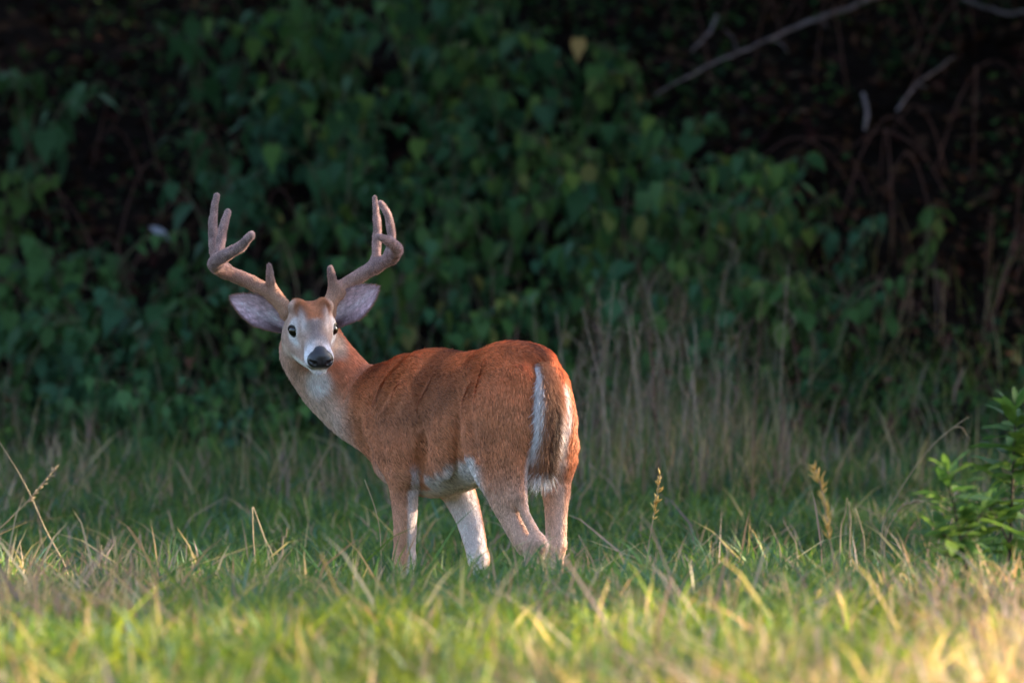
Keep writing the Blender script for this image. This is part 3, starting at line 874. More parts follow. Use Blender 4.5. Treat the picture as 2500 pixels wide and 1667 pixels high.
# ================================================================== grass
def blades(n, x, y, length, width, lean, colors, name, mat, label):
    z = ground(x, y)
    az = RNG.uniform(0, 2 * math.pi, n); face = RNG.uniform(0, 2 * math.pi, n)
    dx, dy = np.cos(az), np.sin(az)
    sx, sy = np.cos(face), np.sin(face)
    V = np.empty((n, 7, 3), dtype=np.float32)
    for k, t in enumerate((0.0, .4, .75, 1.0)):
        cx = x + dx * lean * length * t ** 1.8; cy = y + dy * lean * length * t ** 1.8
        cz = z - .01 + length * (t - .42 * lean * t * t)
        w = width * (.8, 1.0, .62, 0)[k] * .5
        if k < 3:
            V[:, 2 * k] = np.stack([cx - sx * w, cy - sy * w, cz], 1); V[:, 2 * k + 1] = np.stack([cx + sx * w, cy + sy * w, cz], 1)
        else:
            V[:, 6] = np.stack([cx, cy, cz], 1)
    b = np.arange(n)[:, None] * 7
    Q = np.concatenate([b + np.array([0, 1, 3, 2]), b + np.array([2, 3, 5, 4])]); T = b + np.array([4, 5, 6])
    C = np.repeat(colors[:, None], 7, 1)
    me = make_mesh(name, V.reshape(-1, 3), quads=Q, tris=T, colors=C.reshape(-1, 3))
    return link(name, me, None, mat, label, None, None, "stuff")

grass_mat = attr_mat("grass_blade", rough=.55, translucent=.45, tint=(1.15, 1.15, .6), spec=.3)
def scatter(n, y0, y1, xmax_k, bias=1.0):
    y = y0 + (y1 - y0) * RNG.random(n) ** bias
    return RNG.uniform(-1, 1, n) * (xmax_k * y), y
def grass_colors(x, y, dry):
    n = len(x); P = np.stack([x, y, 0 * x], 1)
    greens = np.array([(.055, .120, .034), (.090, .160, .032), (.065, .125, .078), (.135, .190, .045)])
    c = greens[RNG.integers(0, 4, n)]
    yel = RNG.random(n) < .55 * smoothstep(31.0, 29.5, y)  # foreground blades drier and yellower, with the sunlit look boosted in their colour
    c = np.where(yel[:, None], np.array([.185, .215, .026]), c)
    straw = np.array([(.40, .27, .19), (.34, .20, .16), (.44, .33, .20), (.28, .18, .16)])[RNG.integers(0, 4, n)]
    isd = RNG.random(n) < dry
    c = np.where(isd[:, None], straw, c)
    return c * (0.55 + .9 * hash_noise(P, 1.7, 31))[:, None] * RNG.uniform(.75, 1.25, (n, 1)), isd
# meadow turf from the foreground to the foot of the bank
n = 250000
x, y = scatter(n, 24.5, 44.6, .062, 1.05)
P = np.stack([x, y, 0 * x], 1)
clumpy = hash_noise(P, 2.6, 41); cl2 = hash_noise(P, 7, 42)
keep = RNG.random(n) < .35 + .9 * clumpy
keep &= ~((y > 43) & (RNG.random(n) < .6))
x, y, clumpy, cl2 = x[keep], y[keep], clumpy[keep], cl2[keep]; n = len(x)
dry = .04 + .10 * smoothstep(.5, .8, hash_noise(np.stack([x, y, 0 * x], 1), .9, 44)) + .28 * smoothstep(.85, 1.25, x) * smoothstep(32, 30.5, y) + .25 * smoothstep(-.7, -1.2, x) * smoothstep(34, 32, y) * smoothstep(29, 30, y)
col, isd = grass_colors(x, y, dry)
length = RNG.uniform(.055, .14, n) * (.5 + 1.1 * cl2) * (1 + .35 * isd)
long_ = RNG.random(n) < .07
length = np.where(long_, length * 1.7, length)
length *= 1 + .35 * np.exp(-((y - 33.0) / .8) ** 2) + .35 * smoothstep(31.5, 29.5, y)
length *= np.where(y > 34.0, .95, 1.0)
blades(n, x, y, length, RNG.uniform(.0045, .0100, n) * (1 + .5 * smoothstep(31.5, 29.5, y)), np.where(long_, RNG.uniform(.5, 1.15, n), RNG.uniform(.1, .85, n)), col, "meadow_grass", grass_mat, "mixed green and straw coloured meadow grass around the deer")
# taller loose grass at the foot of the bank
n = 26000
x, y = scatter(n, 40.5, 45.5, .060)
w = .06 + .60 * smoothstep(.15, .45, x) * smoothstep(1.15, .75, x)
keep = RNG.random(n) < w
x, y = x[keep], y[keep]; n = len(x)
col, isd = grass_colors(x, y, .45)
blades(n, x, y, RNG.uniform(.15, .45, n), RNG.uniform(.003, .006, n), RNG.uniform(.05, .6, n), col * .95, "tall_grass", grass_mat, "tall loose grass fringe along the foot of the bank")

# ================================================================== undergrowth
def leaf_mesh(name, kind):
    if kind == 'heart':
        t = [0, .06, .20, .42, .70, 1.0]; w = [.08, .26, .36, .31, .13, 0]; back = [.0, -.10, .02, 0, 0, 0]; droop, fold = .22, .20
    elif kind == 'oval':
        t = [0, .15, .35, .6, .82, 1.0]; w = [.03, .20, .29, .27, .14, 0]; back = [0] * 6; droop, fold = .30, .25
    else:
        t = [0, .18, .4, .65, .85, 1.0]; w = [.02, .10, .145, .12, .06, 0]; back = [0] * 6; droop, fold = .16, .30
    V, Q, T = [], [], []
    for k in range(6):
        z0 = -droop * t[k] ** 2
        V.append((t[k], 0, z0))
        for s in (1, -1):
            V.append((t[k] + back[k] + .015 * s, s * w[k], z0 + fold * w[k] - .35 * w[k] ** 2 + .02 * math.sin(k * 2.1 + s)))
    for k in range(5):
        a, b = 3 * k, 3 * (k + 1)
        if k < 4:
            Q += [(a, b, b + 1, a + 1), (a, a + 2, b + 2, b)]
        else:
            T += [(a, b, a + 1), (a, a + 2, b)]
    return make_mesh(name, V, quads=Q, tris=T)
leaf_g = leaf_mat("undergrowth_leaf", [(0, (.024, .066, .024)), (.35, (.044, .115, .040)), (.6, (.052, .125, .072)), (.88, (.085, .175, .042)), (.985, (.13, .18, .035)), (1.0, (.18, .15, .04))], rough=.6, spec=.16)
leaf_o = leaf_mat("weed_leaf", [(0, (.040, .090, .025)), (.5, (.060, .120, .035)), (.9, (.10, .16, .04)), (1.0, (.22, .16, .05))], rough=.6, spec=.14)
stem_mat = plain_mat("green_stem", (.06, .07, .03), (.13, .10, .06), 20, .7)
L_HEART, L_OVAL, L_LANCE = leaf_mesh("heart_leaf", 'heart'), leaf_mesh("oval_leaf", 'oval'), leaf_mesh("lance_leaf", 'lance')
for m_ in (L_HEART,): m_.materials.append(leaf_g)
for m_ in (L_OVAL, L_LANCE): m_.materials.append(leaf_o)

def plant_template(H, nleaf, size, lean, kind, seed, branches=2):
    rr = random.Random(seed)
    parts, mats = [], []
    for bnum in range(branches):
        az = rr.uniform(0, 6.28); ln = lean * rr.uniform(.6, 1.4); hh = H * rr.uniform(.75, 1.0)
        pts = catmull([(0, 0, -.03), (.2 * ln * math.cos(az) * hh, .2 * ln * math.sin(az) * hh, .38 * hh), (.55 * ln * math.cos(az) * hh, .55 * ln * math.sin(az) * hh, .75 * hh), (1.05 * ln * math.cos(az) * hh, 1.05 * ln * math.sin(az) * hh, hh * (.98 - .25 * ln))], 4)
        parts.append(tube(pts, np.linspace(.006, .0018, len(pts)), 5))
        per = nleaf // branches
        for k in range(per):
            t_ = .10 + .90 * (k + rr.random() * .5) / per
            f_ = t_ * (len(pts) - 1); i_ = min(int(f_), len(pts) - 2)
            p = pts[i_] + (pts[i_ + 1] - pts[i_]) * (f_ - i_)
            la = k * 2.4 + rr.uniform(-.5, .5)
            sz = size * rr.uniform(.4, 1.25) * (1.05 - .35 * max(0, t_ - .7) / .3)
            pet = sz * rr.uniform(.25, .5)
            q = p + np.array([math.cos(la), math.sin(la), .35]) * pet
            parts.append(tube([p, (p + q) / 2 + np.array([0, 0, .006]), q], [.0014, .0012, .001], 4, cap=False))
            M = Matrix.Translation(Vector(q)) @ Matrix.Rotation(la, 4, 'Z') @ Matrix.Rotation(rr.uniform(.45, 1.45), 4, 'Y') @ Matrix.Rotation(rr.uniform(-.45, .45), 4, 'X') @ Matrix.Scale(sz, 4)
            mats.append(M)
    v, q, t_ = join_parts(parts)
    me = make_mesh("stem", v, quads=q, tris=t_); me.materials.append(stem_mat)
    return me, mats, {'heart': L_HEART, 'oval': L_OVAL, 'lance': L_LANCE}[kind]

def foliage_mesh(lm, mats, mat):
    """all leaves of one far plant joined"""
    n = len(lm.vertices); co = np.empty(n * 3); lm.vertices.foreach_get("co", co); co = co.reshape(-1, 3)
    polys = [tuple(p.vertices) for p in lm.polygons]
    V, Q, T = [], [], []
    for i, M in enumerate(mats):
        R = np.array(M)
        V.append(co @ R[:3, :3].T + R[:3, 3])
        for p in polys: (Q if len(p) == 4 else T).append(tuple(k + i * n for k in p))
    me = make_mesh("foliage", np.concatenate(V), quads=Q, tris=T); me.materials.append(mat)
    return me

def place_plant(tmpl, name, loc, rz, sc, label, cat, group, fol=None):
    me, mats, lm = tmpl
    e = empty(name, loc, label, cat, group, rz)
    e.scale = (sc, sc, sc)
    link("stem", me, e)
    if fol is not None:
        o = link("foliage", fol, e, None, None, None, None, "stuff")
    else:
        for M in mats:
            o = bpy.data.objects.new("leaf", lm); COL.objects.link(o)
            o.parent = e; o.matrix_local = M
    return e

heart_t = [plant_template(.50, 36, .100, .5, 'heart', s, 3) for s in range(5)]
oval_t = [plant_template(.46, 33, .082, .45, 'oval', 20 + s, 3) for s in range(3)]
fol_h = [foliage_mesh(L_HEART, t[1], leaf_g) for t in heart_t]
fol_o = [foliage_mesh(L_OVAL, t[1], leaf_o) for t in oval_t]
def project(p):
    d = np.array(p) - np.array([0, 0, CAM_H])
    c, s = math.cos(PITCH), math.sin(PITCH)
    f = c * d[1] + s * d[2]; u = -s * d[1] + c * d[2]
    return 1250 + FPX * d[0] / f, 833.5 - FPX * u / f
def hit(px, py, lift=.0):
    d_ = ray(px, py); d_ = d_ / d_[1]
    Y_ = np.arange(26, 60, .02); P_ = np.array([0, 0, CAM_H]) + Y_[:, None] * d_
    k_ = np.argmax(P_[:, 2] < ground(P_[:, 0], Y_) + lift)
    return P_[k_]
rr = random.Random(5)
CLUMPS = [(720, 230, 200, 200, .8), (1130, 180, 160, 160, .9), (1050, 430, 190, 170, .9), (1400, 330, 270, 150, 1), (1500, 520, 290, 190, 1), (1780, 420, 180, 200, .5), (1740, 680, 240, 170, .6),
          (1350, 780, 210, 120, .6), (650, 480, 160, 140, .6), (140, 690, 230, 170, .45), (300, 930, 350, 110, .8), (720, 820, 200, 140, .6), (50, 250, 140, 190, .25), (2300, 640, 200, 110, .25), (2050, 900, 220, 110, .35), (1000, 760, 150, 110, .6)]
placed = []
tries = 0
while len(placed) < 150 and tries < 20000:
    tries += 1
    X, Y = rr.uniform(-3.0, 3.0), rr.uniform(43.4, 49.6)
    zg = float(ground(X, Y)); px, py = project((X, Y, zg))
    # the undergrowth grows in thick clumps with dark bare soil between them
    q_ = py - 150
    dens = -.05 + sum(w_ * math.exp(-((px - cx) / sx) ** 2 - ((q_ - cy) / sy) ** 2) for cx, cy, sx, sy, w_ in CLUMPS)
    if rr.random() > dens: continue
    if any((X - a) ** 2 + (Y - b) ** 2 < .17 ** 2 for a, b, _ in placed): continue
    placed.append((X, Y, (px, py)))
for _ in range(40):
    X, Y = rr.uniform(-2.4, 2.4), rr.uniform(42.9, 43.7)
    if .35 < X < 1.2 and rr.random() < .7: continue
    placed.append((X, Y, project((X, Y, float(ground(X, Y))))))
n_single = 0
def whereabouts(px, py, Y):
    if 1550 < px < 2180 and py < 420 and Y > 46: return "below the long bleached branch"
    if px > 2000 and Y > 44.8: return "on the bare dark end of the bank"
    if 1380 < px < 2050 and Y < 45.2: return "among the dry stalks"
    if Y < 44.4: return "at the foot of the bank"
    return "high up the bank" if Y > 47 else "halfway up the bank"
for X, Y, (px, py) in sorted(placed, key=lambda t: abs(t[2][0] - 1330) + .6 * abs(t[2][1] - 650)):
    zg = float(ground(X, Y)); k = rr.randrange(5); rz = rr.uniform(0, 6.28); sc = rr.uniform(.62, 1.3) * (1 if Y > 43.7 else .62)
    oval = rr.random() < (.30 if px < 1800 else .6)
    size = "large" if sc > 1.08 else "small" if sc < .82 else "medium"
    detail = n_single < 100
    if oval:
        k %= 3
        place_plant(oval_t[k], "leafy_weed", (X, Y, zg), rz, sc, size + " bushy weed with pointed oval leaves " + whereabouts(px, py, Y), "weed", "small-leaved weeds on the bank", None if detail else fol_o[k])
    else:
        place_plant(heart_t[k], "broadleaf_plant", (X, Y, zg), rz, sc, size + " drooping plant with broad pointed leaves " + whereabouts(px, py, Y), "plant", "broad-leaved plants on the bank", None if detail else fol_h[k])
    n_single += 1

# dead leaves lying on the bank, too many to count
n = 9000
x = RNG.uniform(-3.5, 3.5, n); y = 43.2 + 7.5 * RNG.random(n); z = ground(x, y) + RNG.uniform(.004, .03, n)
sz = RNG.uniform(.02, .05, n)
u = RNG.normal(0, 1, (n, 3)) * np.array([1, 1, .5]); u /= np.linalg.norm(u, axis=1)[:, None]
w = np.cross(u, RNG.normal(0, 1, (n, 3)) * .5 + np.array([0, -.3, 1])); w /= np.linalg.norm(w, axis=1)[:, None]
c0 = np.stack([x, y, z], 1)
V = np.stack([c0 - u * sz[:, None], c0 + w * (sz * .55)[:, None] + np.array([0, 0, .006]), c0 + u * sz[:, None], c0 - w * (sz * .55)[:, None] + np.array([0, 0, .006])], 1).reshape(-1, 3)
lc = np.array([(.10, .045, .028), (.065, .03, .02), (.14, .075, .045), (.085, .03, .028)])[RNG.integers(0, 4, n)] * RNG.uniform(.15, .6, (n, 1))
litter_mat = attr_mat("dead_leaf", rough=.8, translucent=.15, spec=.06)
link("leaf_litter", make_mesh("leaf_litter", V, quads=np.arange(n * 4).reshape(-1, 4), colors=np.repeat(lc, 4, 0), smooth=False), None, litter_mat, "brown leaf litter covering the soil of the bank", None, None, "stuff")

# low tangle of small leaves and sprigs over the whole bank
n = 26000
x = RNG.uniform(-3.4, 3.4, n); y = 43.0 + 7.2 * RNG.random(n)
P = np.stack([x, y, 0 * x], 1)
keep = RNG.random(n) < smoothstep(.25, .7, hash_noise(P, 2.4, 71))
x, y = x[keep], y[keep]; n = len(x)
z = ground(x, y) + np.abs(RNG.normal(0, .10, n)) * (.4 + 1.3 * hash_noise(np.stack([x, y, 0 * x], 1), 3.1, 72))
sz = RNG.uniform(.010, .034, n)
u = RNG.normal(0, 1, (n, 3)) * np.array([1, 1, .7]); u /= np.linalg.norm(u, axis=1)[:, None]
w = np.cross(u, RNG.normal(0, .6, (n, 3)) + np.array([0, -.5, 1])); w /= np.linalg.norm(w, axis=1)[:, None]
c0 = np.stack([x, y, z], 1)
V = np.stack([c0 - u * sz[:, None], c0 + w * (sz * .5)[:, None], c0 + u * sz[:, None], c0 - w * (sz * .5)[:, None]], 1).reshape(-1, 3)
lc = np.array([(.030, .070, .022), (.045, .085, .025), (.022, .050, .024), (.10, .045, .03), (.07, .05, .028)])
pr = np.where(x[:, None] > 1.0, np.array([.22, .2, .14, .26, .18]), np.array([.32, .3, .26, .05, .07])).cumsum(1)
lc = lc[np.clip((RNG.random(n)[:, None] > pr).sum(1), 0, 4)] * RNG.uniform(.5, 1.2, (n, 1))
link("ground_cover", make_mesh("ground_cover", V, quads=np.arange(n * 4).reshape(-1, 4), colors=np.repeat(lc, 4, 0), smooth=False), None, litter_mat, "low tangle of small leaves creeping over the dark bank", None, None, "stuff")

# ================================================================== single stalks, branches and leaves that the photograph shows
straw_mat = plain_mat("straw", (.24, .155, .09), (.40, .28, .16), 25, .6)
gold_mat = plain_mat("golden_straw", (.50, .25, .05), (.66, .40, .11), 25, .55)
grey_bark = plain_mat("bleached_bark", (.12, .09, .10), (.30, .24, .27), 25, .85, bump=.6)
old_straw = plain_mat("weathered_stalk", (.20, .135, .10), (.36, .25, .18), 25, .8)
twig_mat = plain_mat("reddish_twig", (.09, .035, .03), (.17, .075, .06), 30, .8)

def stalk(name, pts, r0, r1, mat, label, cat, group=None, seed_head=None, side=()):
    """pts: world points, first one at the ground"""
    P = catmull(pts, 5)
    base = P[0].copy()
    parts = [tube(P - base, np.linspace(r0, r1, len(P)) * .75, 5)]
    for S in side:
        parts.append(tube(catmull(S, 4) - base, np.linspace(r1 * 1.1, r1 * .6, 4 * (len(S) - 1) + 1), 4))
    v, q, t_ = join_parts(parts)
    if seed_head is None:
        o = link(name, make_mesh(name, v, quads=q, tris=t_), None, mat, label, cat, group); o.location = base
        return o
    e = empty(name, base, label, cat, group)
    link("stem", make_mesh("stem", v, quads=q, tris=t_), e, mat)
    grains = []
    frac, gl, gr, hm = seed_head
    i0_ = int(len(P) * (1 - frac)); rr_ = random.Random(len(label) + int(base[0] * 100))
    for k in range(int(26 * frac * 4)):
        f_ = rr_.uniform(i0_, len(P) - 1.01); i_ = int(f_)
        p = P[i_] + (P[i_ + 1] - P[i_]) * (f_ - i_) - base
        d = (P[i_ + 1] - P[i_]); d = d / np.linalg.norm(d) + np.array([rr_.gauss(0, .45), rr_.gauss(0, .45), rr_.gauss(0, .3)])
        d = d / np.linalg.norm(d) * gl * rr_.uniform(.6, 1.2)
        grains.append(tube([p, p + d * .5, p + d], [gr * .4, gr, gr * .15], 4))
    v, q, t_ = join_parts(grains)
    link("seed_head", make_mesh("seed_head", v, quads=q, tris=t_), e, hm, kind="stuff")
    return e
def px_path(pts, Y, dY=0.0):
    out = [PW(px, py, Y + dY * i) for i, (px, py) in enumerate(pts)]
    return np.array(out)
def grounded(pts, Y, dY=0.0):
    P = px_path(pts, Y, dY)
    g = float(ground(P[0, 0], P[0, 1]))
    foot = np.array([P[0, 0] - .1 * (P[1, 0] - P[0, 0]), P[0, 1], g - .01])
    return np.vstack([foot, P]) if P[0, 2] > g + .02 else P

stalk("golden_stalk", grounded([(893, 1580), (850, 1500), (812, 1420), (783, 1350)], 30.0), .0045, .003, gold_mat, "bent golden yellow grass stalk standing blurred in the foreground turf", "stalk")
stalk("golden_stalk", grounded([(985, 1600), (965, 1560), (945, 1505)], 29.0), .005, .003, gold_mat, "short golden stalk low in the foreground beside the tall bent golden one", "stalk")
stalk("straw_stalk", grounded([(165, 1400), (110, 1290), (60, 1180), (-10, 1065)], 33.2), .003, .0016, straw_mat, "long straw stalk leaning across another one at the meadow edge", "stalk", "crossing straw stalks")
stalk("straw_stalk", grounded([(-40, 1340), (20, 1270), (75, 1215), (132, 1145)], 33.0), .0028, .002, straw_mat, "straw stalk tipped with seeds crossing the long leaning stalk", "stalk", None, (.3, .02, .0022, straw_mat))
stalk("straw_stalk", grounded([(622, 1375), (618, 1310), (616, 1238)], 33.3), .003, .002, straw_mat, "upright straw stem of a broken pair sharing one tip", "stalk", "broken straw pair")
stalk("straw_stalk", grounded([(668, 1375), (645, 1310), (618, 1236)], 33.32), .0026, .0018, straw_mat, "slanted straw stem of a broken pair sharing one tip", "stalk", "broken straw pair")
stalk("straw_stalk", grounded([(930, 1340), (918, 1250), (890, 1170)], 33.9), .0022, .0014, straw_mat, "thin straw stem rising in front of the deer's chest", "stalk")
stalk("flower_stalk", grounded([(1580, 1370), (1594, 1270), (1612, 1160)], 33.6), .003, .0018, straw_mat, "single pale seed stalk standing alone behind the deer's rump", "stalk", None, (.35, .022, .0028, gold_mat))
stalk("foxtail", grounded([(2035, 1370), (2022, 1300), (2010, 1210), (1990, 1145)], 32.2), .004, .003, straw_mat, "fuzzy yellow foxtail seed head standing above the meadow", "foxtail", None, (.6, .035, .0022, gold_mat))
stalk("arching_stalk", grounded([(2155, 1285), (2195, 1200), (2265, 1100), (2325, 1045), (2365, 1018)], 32.4), .003, .0012, straw_mat, "long thin straw stem arching up with a forked tip beside the leafy bush", "stalk", None, None,
      [px_path([(2325, 1045), (2348, 1044), (2366, 1072)], 32.4), px_path([(2325, 1045), (2340, 1040), (2354, 1046)], 32.4)])
stalk("arching_seed_head", grounded([(2160, 1320), (2182, 1265), (2208, 1232), (2248, 1224)], 32.3), .003, .0022, straw_mat, "short arched seed head lit by the sun near the leafy bush", "stalk", None, (.5, .014, .0022, straw_mat))
for k, (xa, ya, xb, yb) in enumerate([(1740, 1340, 1752, 1305), (1775, 1350, 1745, 1300), (1905, 1350, 1880, 1280), (1945, 1340, 1912, 1270), (2052, 1300, 2068, 1215), (2075, 1310, 2072, 1225), (2110, 1330, 2088, 1240), (1455, 1400, 1412, 1305), (1690, 1350, 1745, 1300), (2290, 1330, 2345, 1225), (240, 1390, 248, 1330), (690, 1330, 700, 1290)]):
    stalk("short_stalk", grounded([(xa, ya), ((xa + xb) / 2 + 3, (ya + yb) / 2), (xb, yb)], 32.6 + .05 * k), .0032, .0018, straw_mat, "short dry straw stem poking out of the meadow turf", "stem", "short straw stems in the turf")
for k, (xa, ya, xm, ym, xb, yb) in enumerate([(1960, 1600, 1930, 1480, 1905, 1400), (1820, 1650, 1790, 1560, 1775, 1420), (2330, 1640, 2320, 1560, 2335, 1450), (2455, 1660, 2452, 1560, 2462, 1440), (2230, 1560, 2215, 1480, 2195, 1400), (180, 1640, 170, 1560, 165, 1470), (480, 1660, 420, 1560, 390, 1470)]):
    stalk("meadow_stalk", grounded([(xa, ya), (xm, ym), (xb, yb)], 28.6 + .25 * k), .004, .002, straw_mat, "tall blurred straw stem in the foreground meadow", "stem", "tall straw stems in the foreground")

# dry stalks behind the deer
rr = random.Random(9)
for k in range(60):
    px = rr.gauss(1650, 160) if k < 48 else rr.uniform(1000, 1350)
    Y = rr.uniform(40.5, 43.6)
    X = (px - 1250) / FPX * Y; g = float(ground(X, Y)); h = rr.uniform(.30, .72) * (1.1 if k < 48 else .8); ln = rr.uniform(-.16, .16)
    pts = np.array([(X, Y, g - .01), (X + ln * h * .3, Y + rr.uniform(-.03, .03), g + h * .5), (X + ln * h, Y + rr.uniform(-.06, .06), g + h)])
    side = []
    for q_ in range(rr.randint(0, 3)):
        t_ = rr.uniform(.45, .9); p = pts[0] + (pts[2] - pts[0]) * t_
        side.append(np.array([p, p + np.array([rr.uniform(-.04, .04), rr.uniform(-.03, .03), .07]), p + np.array([rr.uniform(-.07, .07), 0, .13])]))
    dm = old_straw if rr.random() < .65 else twig_mat
    stalk("dry_stalk", pts, rr.uniform(.0025, .005), .0016, dm, ("tall " if h > .55 else "short ") + ("straw-coloured" if dm is old_straw else "reddish brown") + (" branched" if side else " bare") + " dry stalk " + ("in the thicket behind the deer's rump" if k < 48 else "on the bank behind the deer's back"), "stalk", "dry stalks behind the deer", None, side)

# fallen branches on the bank
def branch(pts, rad, label, depth, twigs=()):
    ya, yb = [hit(p[0], max(p[1], 4), .30)[1] for p in (pts[0], pts[-1])]
    P = catmull(np.array([PW(*p, ya + (yb - ya) * k / (len(pts) - 1)) for k, p in enumerate(pts)]), 6)
    rb_ = random.Random(len(pts)); P[1:-1, 2] += [rb_.uniform(-.005, .005) for _ in range(len(P) - 2)]
    depth = P[:, 1].mean()
    base = P[0].copy()
    parts = [tube(P - base, np.interp(np.arange(len(P)), np.linspace(0, len(P) - 1, len(rad)), rad), 8)]
    for T_, r in twigs: parts.append(tube(catmull(px_path(T_, depth - .03), 4) - base, np.linspace(r, r * .5, 4 * (len(T_) - 1) + 1), 5))
    v, q, t_ = join_parts(parts)
    o = link("fallen_branch", make_mesh("fallen_branch", v, quads=q, tris=t_), None, grey_bark, label, "branch"); o.location = base
branch([(1600, 232), (1720, 165), (1850, 110), (1960, 60), (2060, 25), (2180, -25)], [.003, .005, .006, .009, .010, .011], "long bleached grey branch lying slantwise over the top of the bank", 47.3, [([(1955, 62), (2000, 50), (2025, 70)], .004), ([(1800, 128), (1790, 95), (1765, 70)], .003), ([(1880, 95), (1905, 105), (1925, 130)], .003)])
branch([(2190, 270), (2230, 215), (2280, 175), (2330, 140)], [.005, .005, .005, .003], "short pale broken branch on the dark bank", 46.8, [([(2240, 205), (2265, 215)], .004)])
branch([(2350, -5), (2410, 20), (2455, 32), (2510, 30)], [.006, .007, .007, .006], "thin pale curved twig at the top of the bank", 47.5)
branch([(2108, 230), (2118, 275), (2112, 315)], [.008, .008, .006], "stubby pale piece of wood stuck in the dark bank", 46.6)
branch([(1750, 40), (1735, 75), (1690, 125)], [.006, .006, .005], "thin grey twig hanging below the long bleached branch", 47.2)
# reddish brambles on the right
for k in range(60):
    px, py = (rr.uniform(1700, 2500), rr.uniform(60, 980)) if k < 42 else (rr.uniform(0, 640), rr.uniform(60, 900))
    Y = 44.2 + (980 - py) / 830 * 3.6; X = (px - 1250) / FPX * Y; g = float(ground(X, Y))
    a_ = rr.uniform(0, 6.28); h = rr.uniform(.2, .55); r_ = rr.uniform(.15, .4)
    pts = np.array([(X, Y, g - .01), (X + .4 * r_ * math.cos(a_), Y + .2 * r_ * math.sin(a_), g + h * .7), (X + .9 * r_ * math.cos(a_), Y + .5 * r_ * math.sin(a_), g + h), (X + 1.5 * r_ * math.cos(a_), Y + .7 * r_ * math.sin(a_), g + h * .6)])
    stalk("bramble_cane", pts, .004, .0018, twig_mat, "thin reddish bramble cane arching over the dark bank", "bramble", "bramble canes on the bank")

# dead leaves that stand out one by one
def dead_leaf(px, py, Y, size, color, label, tilt, lm=L_OVAL):
    m = bpy.data.meshes.new("dead_leaf"); m = lm.copy(); m.materials.clear()
    mt = plain_mat("withered_leaf", tuple(c * .75 for c in color), color, 40, .7); m.materials.append(mt)
    o = link("dead_leaf", m, None, None, label, "leaf")
    o.location = hit(px, py, .25 if py < 900 else .035); o.rotation_euler = tilt; o.scale = (size,) * 3
dead_leaf(1412, 95, 46.9, .10, (.55, .33, .12), "bright yellow ochre withered leaf hanging high on the bank", (0.3, 1.4, 1.5), L_HEART)
dead_leaf(1358, 150, 46.8, .06, (.45, .26, .10), "small ochre withered leaf below the bright yellow one", (0.2, .9, .8))
dead_leaf(365, 555, 45.4, .095, (.45, .45, .55), "pale bluish white dead leaf lying on the dark bank", (.5, .35, -.2))
dead_leaf(305, 1145, 37.2, .05, (.25, .10, .06), "small rusty orange leaf lying in the shaded turf", (.6, .3, .3))
dead_leaf(470, 1130, 37.4, .05, (.22, .09, .06), "second rusty orange leaf in the shaded turf near the deer", (.5, .4, 1.3))
dead_leaf(1480, 1335, 34.0, .035, (.20, .05, .03), "small dark red leaf in the grass behind the deer's hooves", (.3, .3, 1.0))

# broad weed in the turf
wt = plant_template(.13, 14, .085, 1.2, 'heart', 77, 4)
place_plant(wt, "broadleaf_weed", (*PW(452, 1385, 33.4)[:2], float(ground(*PW(452, 1385, 33.4)[:2]))), .4, 1.25, "low dark green broad-leaved weed growing in the open turf", "weed", None)
place_plant(wt, "broadleaf_weed", (*PW(560, 1390, 33.2)[:2], float(ground(*PW(560, 1390, 33.2)[:2]))), 2.0, .95, "smaller low weed beside the dark green broad-leaved one", "weed", None)

# ================================================================== leafy bush at the right
bush_leaf = leaf_mat("bush_leaf", [(0, (.040, .095, .020)), (.5, (.070, .140, .024)), (1, (.13, .195, .028))], rough=.5, translucent=.5, spec=.3)
L_BUSH = leaf_mesh("bush_leaf", 'lance'); L_BUSH.materials.append(bush_leaf)
bark = plain_mat("dark_stem", (.03, .02, .015), (.07, .045, .03), 30, .8)
def bush(name, stem_pts, Y, nleaf, lsize, label, seed, side=()):
    rr = random.Random(seed)
    P0 = px_path(stem_pts, Y); g = float(ground(P0[0, 0], Y)); P0[0, 2] = g - .02
    base = P0[0].copy()
    e = empty(name, base, label, "bush")
    lines = [catmull(P0, 6)] + [catmull(px_path(s_, Y + o_), 5) for s_, o_ in side]
    v, q, t_ = join_parts([tube(L_ - base, np.linspace(.007 if i == 0 else .004, .0022, len(L_)), 6) for i, L_ in enumerate(lines)])
    link("stem", make_mesh("stem", v, quads=q, tris=t_), e, bark)
    for i, L_ in enumerate(lines):
        per = nleaf if i == 0 else nleaf // 3
        for k in range(per):
            t_ = .12 + .88 * (k + rr.random() * .6) / per if i == 0 else .25 + .75 * k / per
            f_ = min(t_, .999) * (len(L_) - 1); j_ = int(f_)
            p = L_[j_] + (L_[min(j_ + 1, len(L_) - 1)] - L_[j_]) * (f_ - j_) - base
            la = k * 2.4 + rr.uniform(-.4, .4)
            up = -.75 * t_ + rr.uniform(-.3, .55)
            o = bpy.data.objects.new("leaf", L_BUSH); COL.objects.link(o); o.parent = e
            o.matrix_local = Matrix.Translation(Vector(p)) @ Matrix.Rotation(la, 4, 'Z') @ Matrix.Rotation(up, 4, 'Y') @ Matrix.Rotation(rr.uniform(-.5, .5), 4, 'X') @ Matrix.Scale(lsize * rr.uniform(.7, 1.15) * (1.1 - .45 * t_ ** 3), 4)
    return e
bush("leafy_bush", [(2462, 1480), (2466, 1330), (2472, 1180), (2478, 1060), (2480, 985)], 32.0, 62, .14, "tall leafy bush with long pointed green leaves standing in the sunlit grass", 3,
     [([(2466, 1330), (2430, 1260), (2395, 1215)], -.05), ([(2472, 1200), (2510, 1120), (2540, 1060)], .05)])
